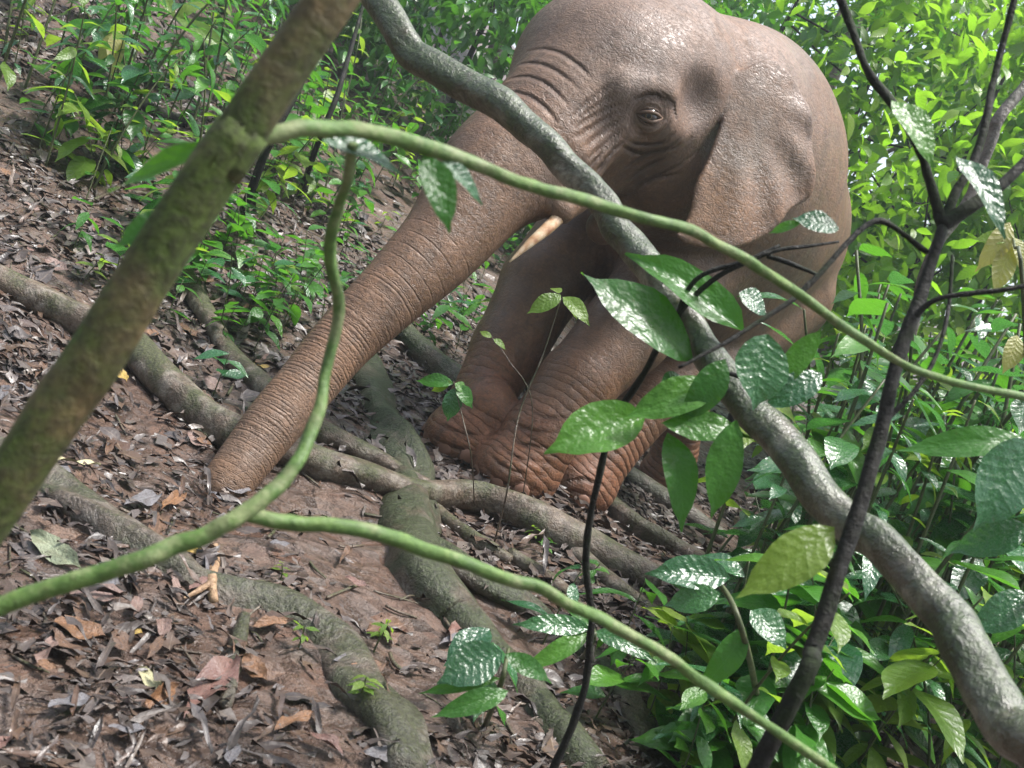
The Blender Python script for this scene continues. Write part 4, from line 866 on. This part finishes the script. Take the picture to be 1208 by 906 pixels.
# ------------------------------------------------------------------ background shrubs and trees
def crown_points(c, rad, N, seed, hollow=0.35, clumps=26):
    r = np.random.default_rng(seed); cc = r.normal(0, 1, (clumps, 3)); cc /= np.linalg.norm(cc, axis=1)[:, None]; cc *= r.uniform(hollow, 1, (clumps, 1)) ** .6
    k = r.integers(0, clumps, N); P = cc[k] + r.normal(0, .20, (N, 3)) * r.uniform(.4, 1.3, (clumps, 1))[k]
    D = r.normal(0, 1, (N, 3)); D[:, 2] -= .45; U = r.normal(0, .45, (N, 3)) + [0, 0, 1.0]
    return np.asarray(c) + P * np.asarray(rad), D, U, cc * np.asarray(rad) + np.asarray(c)
def woody(name, base, h, rad, cz, N, L, label, group, cat, seed, mat='canopy', tr=.03, bk='dark'):
    base = np.asarray(base, float); root = empty(name, base, label, cat, group); r = np.random.default_rng(seed)
    c = base + [r.normal(0, .2), r.normal(0, .2), cz]
    P, D, U, cc = crown_points(c, rad, N, seed)
    P[:, 2] = np.maximum(P[:, 2], base[2] + .05)
    top = base + [r.normal(0, .15), r.normal(0, .15), h]
    trunk = stem('trunk', [base - [0, 0, .1], base * .6 + top * .4 + r.normal(0, .06, 3), top], [tr, tr * .8, tr * .35], BK[bk], root, 6, 8, .1, seed)
    for q in cc[:10]:
        t = r.uniform(.3, .9); s = base * (1 - t) + top * t
        stem('branch', [s, (s + q) / 2 + r.normal(0, .08, 3), q], [tr * .35, tr * .25, tr * .1], BK[bk], root, 4, 5, 0, seed)
    leaf_cloud('crown', P, D, U, r.uniform(.7, 1.3, N) * L, LM[mat], root)['kind'] = 'stuff'
    return root
def bg(px, dist, lateral=0):                 # ground point under a bearing
    a = (px - 604) / FPX; x = dist * a; return np.array([x, dist, gz(x, dist)])
sd = 100
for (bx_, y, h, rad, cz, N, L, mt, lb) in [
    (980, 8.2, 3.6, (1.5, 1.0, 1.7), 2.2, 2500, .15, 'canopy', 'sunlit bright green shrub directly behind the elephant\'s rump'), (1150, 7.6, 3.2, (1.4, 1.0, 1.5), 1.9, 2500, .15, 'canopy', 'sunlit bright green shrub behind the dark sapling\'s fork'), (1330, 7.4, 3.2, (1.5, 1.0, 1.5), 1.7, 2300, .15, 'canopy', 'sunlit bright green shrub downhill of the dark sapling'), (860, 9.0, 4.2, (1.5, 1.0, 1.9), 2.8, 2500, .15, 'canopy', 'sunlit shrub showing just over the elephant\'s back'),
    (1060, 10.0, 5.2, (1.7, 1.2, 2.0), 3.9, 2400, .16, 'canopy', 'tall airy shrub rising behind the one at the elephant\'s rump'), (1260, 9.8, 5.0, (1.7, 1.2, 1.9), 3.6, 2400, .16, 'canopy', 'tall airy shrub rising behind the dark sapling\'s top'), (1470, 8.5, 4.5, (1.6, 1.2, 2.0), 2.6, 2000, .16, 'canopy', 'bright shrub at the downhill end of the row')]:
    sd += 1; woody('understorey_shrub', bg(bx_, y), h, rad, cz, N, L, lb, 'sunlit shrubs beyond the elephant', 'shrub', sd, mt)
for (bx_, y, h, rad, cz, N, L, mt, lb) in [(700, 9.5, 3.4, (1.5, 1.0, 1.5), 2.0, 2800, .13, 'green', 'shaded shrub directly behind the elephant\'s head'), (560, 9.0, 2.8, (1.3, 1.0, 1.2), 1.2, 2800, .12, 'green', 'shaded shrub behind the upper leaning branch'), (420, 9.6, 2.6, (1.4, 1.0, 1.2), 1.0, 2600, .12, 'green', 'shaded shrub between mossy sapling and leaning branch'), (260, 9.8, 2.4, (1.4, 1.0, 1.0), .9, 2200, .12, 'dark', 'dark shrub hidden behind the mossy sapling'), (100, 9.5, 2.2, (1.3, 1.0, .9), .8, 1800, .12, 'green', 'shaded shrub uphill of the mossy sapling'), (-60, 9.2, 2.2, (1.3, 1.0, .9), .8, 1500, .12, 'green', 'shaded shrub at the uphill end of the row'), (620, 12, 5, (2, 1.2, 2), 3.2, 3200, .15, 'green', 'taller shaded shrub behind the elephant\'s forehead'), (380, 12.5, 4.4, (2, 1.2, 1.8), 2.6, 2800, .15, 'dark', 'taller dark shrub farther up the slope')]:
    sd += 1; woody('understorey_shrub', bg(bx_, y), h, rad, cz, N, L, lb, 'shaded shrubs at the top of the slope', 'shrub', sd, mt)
for i in range(22):
    bx_ = -700 + i * 115 + RNG.normal(0, 25); y = RNG.uniform(14, 21); sd += 1
    woody('forest_tree', bg(bx_, y), RNG.uniform(7, 11), (2.6, 2.0, RNG.uniform(2.8, 3.8)), RNG.uniform(3.5, 5.5) * (1 if i < 12 else .75), 1700 if i < 12 else 900, .26, 'slender forest tree standing deep behind the shrubs', 'forest trees behind', 'tree', sd, 'canopy' if i > 9 else 'green', RNG.uniform(.08, .16), 'log')
for (x, y, h, rad, cz) in [(-5, -3.5, 9, (3.2, 3, 3), 5), (0.5, -5.5, 9, (3.4, 3, 3.4), 5), (5.5, -4, 9, (3.2, 3, 3), 5), (-8, 1.5, 9, (2.8, 3, 3), 6.2)]:  # unseen trees added behind and beside the camera to cut low sky light
    sd += 1; woody('forest_tree', (x, y, gz(x, y)), h, rad, cz, 2600, .30, 'unseen broad-crowned tree added near the camera to block sky light', 'unseen trees added to block sky light', 'tree', sd, 'green', .14, 'log')
# ------------------------------------------------------------------ stems close to the lens
def G(p): return np.array([p[0], p[1], gz(p[0], p[1]) - .03])
# leaning mossy sapling
d0 = .82; a_, b_ = pix(390, 0, d0), pix(0, 585, d0); dirn = (b_ - a_) / np.linalg.norm(b_ - a_)
up_ = a_ - dirn * 1.6; foot_ = b_ + dirn * .12; foot_ = G(foot_ + dirn * max(0, (foot_[2] - gz(foot_[0], foot_[1])) / -dirn[2]))
sap = empty('mossy_sapling', foot_, 'leaning mossy sapling with one long thin green branch', 'sapling')
r0 = 33 * d0 / FPX
stem('trunk', [foot_, b_, pix(110, 425, d0), pix(205, 275, d0), pix(285, 155, d0), a_, up_], [r0 * 1.0, r0 * 1.0, r0 * 1.02, r0, r0 * .95, r0 * .9, r0 * .6], BK['mossy'], sap, 8, 18, .10, 3)
stem('branch', [pix(270, 172, .82), pix(300, 160, .83), pix(360, 153, .86), pix(430, 155, .90), pix(520, 182, .96), pix(620, 215, 1.02), pix(760, 258, 1.10), pix(860, 292, 1.16), pix(930, 340, 1.22), pix(1010, 395, 1.28), pix(1090, 438, 1.34), pix(1210, 468, 1.42), pix(1400, 500, 1.55)],
     [.0075, .0072, .0070, .0068, .0064, .006, .0058, .0058, .0056, .005, .005, .0046, .0035], BK['vine'], sap, 12, 12, .2, 4, 1, .005)
for lf in [('broad_green', (300, 172), (100, 200), 34, .84, .84), ('broad_green', (500, 182), (540, 268), 42, .95, .93), ('broad_dark', (380, 165), (490, 190), 34, .90, .94), ('broad_dark', (520, 190), (582, 236), 26, .96, .98), ('narrow_green', (210, 250), (130, 280), 40, .83, .80)]: leaf_px(sap, *lf)
# grey branch slanting across
gb = [pix(300, -170, 2.35), pix(440, -10, 2.15), pix(495, 70, 2.08), pix(590, 125, 2.0), pix(665, 190, 1.94), pix(720, 255, 1.88), pix(765, 320, 1.82), pix(830, 410, 1.74), pix(900, 500, 1.64), pix(975, 585, 1.54), pix(1060, 665, 1.44), pix(1130, 745, 1.35), pix(1185, 850, 1.27)]
e_ = gb[-1] + (gb[-1] - gb[-2]) * 1.2; f_ = np.array([e_[0] + .35, e_[1] - .1, 0]); gb += [e_, G(f_)]
gr = [17, 18, 19, 19, 19, 18, 18, 19, 22, 24, 26, 28, 32, 34, 34]
gr = [max(.02, r * ((p - CAMP) @ _fwd) / FPX) for r, p in zip(gr, gb)]
gbo = tag(stem('leaning_branch', gb, gr, BK['liana'], None, 16, 24, .14, 6, 1, .012), 'thick pale grey leaning branch slanting down across the elephant', 'branch')
# forked green vine
fv0 = pix(290, 605, .93); fva = pix(0, 716, .88); dd = fva - pix(150, 660, .90); fe = fva + dd * 1.2; ff = G(np.array([fe[0] - .25, fe[1] + .05, 0]))
vine = empty('green_vine', ff, 'forked smooth green vine rising in front of the trunk', 'vine')
stem('stem', [ff, fe, fva, pix(80, 690, .89), pix(170, 658, .90), pix(240, 628, .92), fv0, pix(335, 562, .95), pix(368, 508, .98), pix(385, 440, 1.0), pix(400, 370, 1.0), pix(391, 300, .98), pix(402, 240, .95), pix(416, 172, .915)], [.0078] * 6 + [.008, .0066, .0060, .0055, .0052, .005, .0048, .0045], BK['vine'], vine, 12, 12, .2, 8, 1, .005)
be = pix(890, 845, 1.16); bf = be + (be - pix(760, 757, 1.10)) * 2.0
stem('branch', [fv0, pix(350, 617, .95), pix(430, 627, .97), pix(510, 648, 1.0), pix(600, 682, 1.04), pix(680, 715, 1.07), pix(760, 757, 1.10), pix(830, 803, 1.13), be, bf], [.0066, .0065, .0065, .0065, .0063, .0062, .006, .006, .0058, .0045], BK['vine'], vine, 12, 12, .2, 9, 1, .005)
# dark sapling with its forks
ds = [pix(925, 845, 1.260), pix(960, 760, 1.282), pix(1000, 640, 1.310), pix(1035, 525, 1.339), pix(1060, 420, 1.368), pix(1090, 340, 1.397), pix(1112, 268, 1.418)]
fd = G(np.array([ds[0][0] - .0432, ds[0][1] - .0144, 0]))
dsap = empty('dark_sapling', fd, 'dark slim sapling forking in front of the leaning branch', 'sapling')
stem('trunk', [fd] + ds, [.0112, .0108, .0104, .0101, .0097, .0086, .0079, .0072], BK['dark'], dsap, 8, 12, .18, 11)
for pts, rr in [([(1112, 268, 1.418), (1098, 215, 1.426), (1072, 150, 1.440), (1030, 90, 1.476), (1008, 40, 1.498), (985, -20, 1.512), (960, -90, 1.512)], [.0068, .0065, .0065, .0061, .0058, .0054, .0036]),
                ([(1112, 268, 1.418), (1130, 225, 1.440), (1152, 180, 1.454), (1168, 120, 1.476), (1180, 70, 1.498), (1198, -10, 1.512), (1215, -80, 1.526)], [.0072, .0065, .0058, .0054, .0050, .0050, .0036]),
                ([(1112, 268, 1.418), (1140, 250, 1.426), (1175, 222, 1.440), (1215, 185, 1.454), (1280, 130, 1.476)], [.0101, .0094, .0086, .0072, .0058]),
                ([(1075, 380, 1.382), (1105, 355, 1.368), (1150, 345, 1.354), (1215, 335, 1.339)], [.0043, .0036, .0036, .0029]),
                ([(1040, 505, 1.346), (1090, 450, 1.368), (1115, 380, 1.404), (1125, 300, 1.440)], [.0036, .0032, .0029, .0022]),
                ([(1095, 300, 1.411), (1040, 262, 1.404), (1000, 285, 1.390), (960, 330, 1.368), (925, 362, 1.354), (860, 400, 1.332), (800, 432, 1.310)], [.0036, .0040, .0040, .0036, .0032, .0029, .0022])]:
    stem('branch', [pix(*p) for p in pts], rr, BK['dark'], dsap, 7, 8, .2, 12, 1, .0043)
for lf in [('broad_green', (1052, 118), (1118, 186), 46, 1.426, 1.382), ('broad_dark', (1128, 184), (1206, 266), 40, 1.440, 1.368), ('broad_lime', (985, 622), (876, 702), 58, 1.325, 1.260), ('broad_dark', (990, 270), (938, 250), 34, 1.404, 1.390), ('narrow_green', (945, 262), (905, 270), 14, 1.404, 1.404)]: leaf_px(dsap, *lf)
# thin dark shoot carrying the big leaves
sh = [pix(688, 822, 1.95), pix(697, 740, 1.93), pix(690, 660, 1.90), pix(702, 580, 1.86), pix(722, 500, 1.82), pix(760, 440, 1.78), pix(790, 385, 1.75), pix(835, 335, 1.72), pix(885, 305, 1.7), pix(940, 292, 1.7), pix(990, 284, 1.7)]
fs = G(sh[0]); shoot = empty('leafy_shoot', fs, 'thin dark curving shoot carrying large green leaves over the leaning branch', 'shoot')
stem('stem', [fs] + sh, [.0075, .007, .0066, .0064, .0062, .006, .0056, .005, .0046, .004, .0035, .002], BK['dark'], shoot, 8, 8, .2, 15, 1, .006)
stem('twig', [pix(795, 388, 1.75), pix(820, 330, 1.72), pix(880, 308, 1.70), pix(920, 290, 1.70)], [.005, .004, .004, .003], BK['dark'], shoot, 6, 7, .2, 16)
stem('twig', [pix(905, 302, 1.70), pix(935, 312, 1.69), pix(966, 325, 1.68)], [.004, .004, .003], BK['dark'], shoot, 6, 7, .2, 17)
stem('twig', [pix(722, 500, 1.82), pix(780, 470, 1.72), pix(840, 440, 1.66), pix(890, 450, 1.62)], [.005, .005, .004, .003], BK['dark'], shoot, 6, 7, .2, 18)
for lf in [('broad_green', (818, 425), (700, 304), 74, 1.72, 1.66, None, 0), ('broad_green', (876, 392), (746, 281), 60, 1.72, 1.72, None, 2), ('broad_green', (760, 492), (642, 522), 66, 1.68, 1.60, None, 2), ('broad_green', (848, 452), (738, 484), 48, 1.66, 1.60, None, 0), ('narrow_green', (856, 424), (806, 500), 40, 1.64, 1.60, None, 0), ('broad_dark', (905, 395), (888, 482), 66, 1.60, 1.56, None, 2),
           ('narrow_green', (788, 510), (824, 624), 44, 1.64, 1.58, None, 0), ('narrow_green', (868, 496), (838, 614), 44, 1.62, 1.58, None, 2), ('narrow_green', (968, 392), (906, 462), 30, 1.66, 1.64, None, 2), ('broad_dark', (970, 440), (902, 478), 38, 1.66, 1.62, None, 0), ('broad_green', (780, 500), (900, 498), 40, 1.63, 1.60, None, 1), ('broad_lime', (770, 320), (820, 390), 34, 1.80, 1.80, None, 0), ('broad_dark', (872, 345), (912, 368), 34, 1.74, 1.74, None, 0), ('broad_dark', (815, 392), (855, 402), 30, 1.78, 1.78, None, 1), ('broad_dark', (780, 455), (812, 442), 28, 1.75, 1.75, None, 1)]: leaf_px(shoot, *lf)
# big quilted leaves low at the branch's foot
g = gp(900, 860); q1 = empty('broadleaf_plant', g, 'plant with very large quilted wet leaves beside the leaning branch', 'plant')
stem('stem', [g, pix(880, 760, 2.0), pix(850, 690, 2.05), pix(800, 660, 2.05)], [.008, .006, .005, .003], BK['stem'], q1, 6, 8)
for lf in [('broad_dark', (860, 682), (764, 668), 44, 2.05, 2.0, None, 2), ('broad_dark', (850, 700), (780, 712), 36, 2.0, 2.0, None, 0), ('narrow_green', (880, 740), (830, 820), 34, 2.0, 1.95, None, 0), ('broad_dark', (885, 720), (935, 760), 40, 2.0, 1.95, None, 0)]: leaf_px(q1, *lf)
g = gp(1230, 800); q2 = empty('broadleaf_plant', g, 'plant whose huge quilted leaf shines white at the leaning branch\'s far side', 'plant')
stem('stem', [g, pix(1225, 700, 1.85), pix(1220, 600, 1.85), pix(1205, 525, 1.85)], [.009, .008, .006, .004], BK['stem'], q2, 6, 8)
for lf in [('broad_dark', (1215, 520), (1150, 622), 70, 1.85, 1.78, None, 2), ('broad_dark', (1215, 620), (1120, 650), 44, 1.85, 1.85, None, 0), ('broad_dark', (1215, 700), (1150, 745), 44, 1.85, 1.8, None, 0), ('narrow_green', (1215, 520), (1070, 512), 40, 1.9, 1.85, None, 0)]: leaf_px(q2, *lf)

# pale branch among the sunlit shrubs, thin dark stems on the slope
pb = [pix(1290, -10, 4.4), pix(1195, 115, 4.3), pix(1170, 165, 4.3), pix(1135, 240, 4.3), pix(1090, 330, 4.3), pix(1060, 420, 4.3)]
pb.append(G(pb[-1] + np.array([-.05, 0, 0])))
tag(stem('slanting_tree', pb, [.018, .02, .019, .019, .02, .02, .02], BK['greyroot'], None, 8, 12, .3, 71, 1, .03), 'pale mottled slanting stem beyond the dark sapling\'s fork', 'tree')
for (pts, r, lab) in [([(400, -20), (365, 70), (325, 160), (285, 250)], .022, 'dark slender stem rising close behind the mossy sapling'), ([(430, -10), (412, 60), (385, 150), (350, 235)], .016, 'dark thin stem between mossy sapling and leaning branch'), ([(330, 20), (318, 90), (300, 165)], .012, 'thinnest dark stem hidden behind the mossy sapling')]:
    g = gp(*pts[-1]); D = (g - CAMP) @ _fwd; P = [pix(a, b, D * (1 - .02 * i)) for i, (a, b) in enumerate(pts[:-1])]
    tag(stem('slender_sapling', P + [g - [0, 0, .04]], [r * .6, r * .8, r, r][:len(P) + 1], BK['dark'], None, 8, 8, .2, 72, 1, .03), lab, 'sapling', 'dark saplings on the slope')

# a few plants with leaves that stand out singly
def showy(base_px, knee, label, leaves, mat='stem'):
    g = gp(*base_px); D = (g - CAMP) @ _fwd
    root = empty('broadleaf_plant', g, label, 'plant'); stem('stem', [g - [0, 0, .02], pix(*knee[0]), pix(*knee[1])], [.006, .005, .003], BK[mat], root, 6, 7)
    for lf in leaves: leaf_px(root, *lf)
showy((575, 850), ((590, 810, 1.80), (600, 765, 1.82)), 'low plant with one big quilted leaf beside the thick mossy root', [('broad_dark', (592, 770), (514, 800), 52, 1.80, 1.74, None, 2), ('broad_green', (600, 815), (512, 842), 28, 1.78, 1.70, None, 0), ('narrow_green', (596, 772), (660, 800), 26, 1.80, 1.78, None, 1), ('narrow_green', (590, 800), (492, 812), 18, 1.79, 1.74, None, 0)])
showy((690, 770), ((700, 755, 2.1), (700, 740, 2.1)), 'low plant with flat shiny strap leaves below the log\'s end', [('narrow_dark', (696, 742), (608, 728), 26, 2.1, 2.05, None, 2), ('narrow_green', (700, 742), (660, 690), 20, 2.1, 2.15, None, 0), ('narrow_dark', (700, 745), (780, 770), 26, 2.1, 2.05, None, 0), ('narrow_green', (696, 746), (620, 785), 24, 2.1, 2.0, None, 0)])
g0 = gp(150, 150); D0 = (g0 - CAMP) @ _fwd
showy((150, 150), ((148, 90, D0 * .99), (142, 38, D0 * .98)), 'plant with drooping yellow-green leaves on the open upper slope', [('narrow_pale', (141, 36), (108, 70), 18, D0 * .98, D0 * .97, None, 0), ('narrow_pale', (142, 38), (124, 66), 15, D0 * .98, D0 * .96, None, 2), ('narrow_pale', (143, 38), (130, 84), 16, D0 * .98, D0 * .96, None, 0), ('broad_dark', (140, 34), (74, 26), 24, D0 * .98, D0 * .98, None, 0)])
g0 = gp(215, 130); D0 = (g0 - CAMP) @ _fwd
showy((215, 130), ((212, 70, D0 * .99), (206, 20, D0 * .98)), 'plant with long arching lime leaves above the rotting branch', [('narrow_lime', (206, 20), (286, 48), 22, D0 * .98, D0 * .96, None, 1), ('narrow_lime', (208, 22), (244, -8), 18, D0 * .98, D0 * .98, None, 0), ('narrow_green', (206, 24), (262, 40), 20, D0 * .98, D0 * 1.0, None, 1), ('narrow_lime', (205, 20), (190, -20), 14, D0 * .98, D0 * .98, None, 0)])
showy((1215, 640), ((1210, 420, 2.7), (1195, 280, 2.7)), 'tall plant with pale yellowish leaves beside the dark sapling\'s twig', [('narrow_pale', (1192, 262), (1160, 318), 28, 2.7, 2.66, None, 0), ('narrow_pale', (1196, 285), (1172, 345), 28, 2.7, 2.66, None, 2), ('broad_pale', (1200, 395), (1190, 440), 26, 2.7, 2.66, None, 0), ('narrow_lime', (1196, 280), (1150, 275), 22, 2.7, 2.7, None, 0), ('narrow_pale', (1197, 280), (1218, 320), 24, 2.7, 2.66, None, 0)])

# ------------------------------------------------------------------ damp forest air
hv = [(x, y, z) for x in (-160, 160) for y in (-130, 230) for z in (-6, 26)]
HZ = mesh_obj('haze', hv, [(0, 1, 3, 2), (4, 6, 7, 5), (0, 4, 5, 1), (2, 3, 7, 6), (0, 2, 6, 4), (1, 5, 7, 3)], None, None, False); tag(HZ, 'thin damp haze hanging in the forest air', 'haze', kind='stuff')
MH = NM('forest_haze'); MH.n.remove(MH.b); pv = MH.n.new('ShaderNodeVolumePrincipled'); pv.inputs['Color'].default_value = (0.85, 0.92, 0.95, 1); pv.inputs['Density'].default_value = 0.004; pv.inputs['Anisotropy'].default_value = 0.3
MH.l.new(pv.outputs[0], MH.out.inputs['Volume']); HZ.data.materials.append(MH.m)
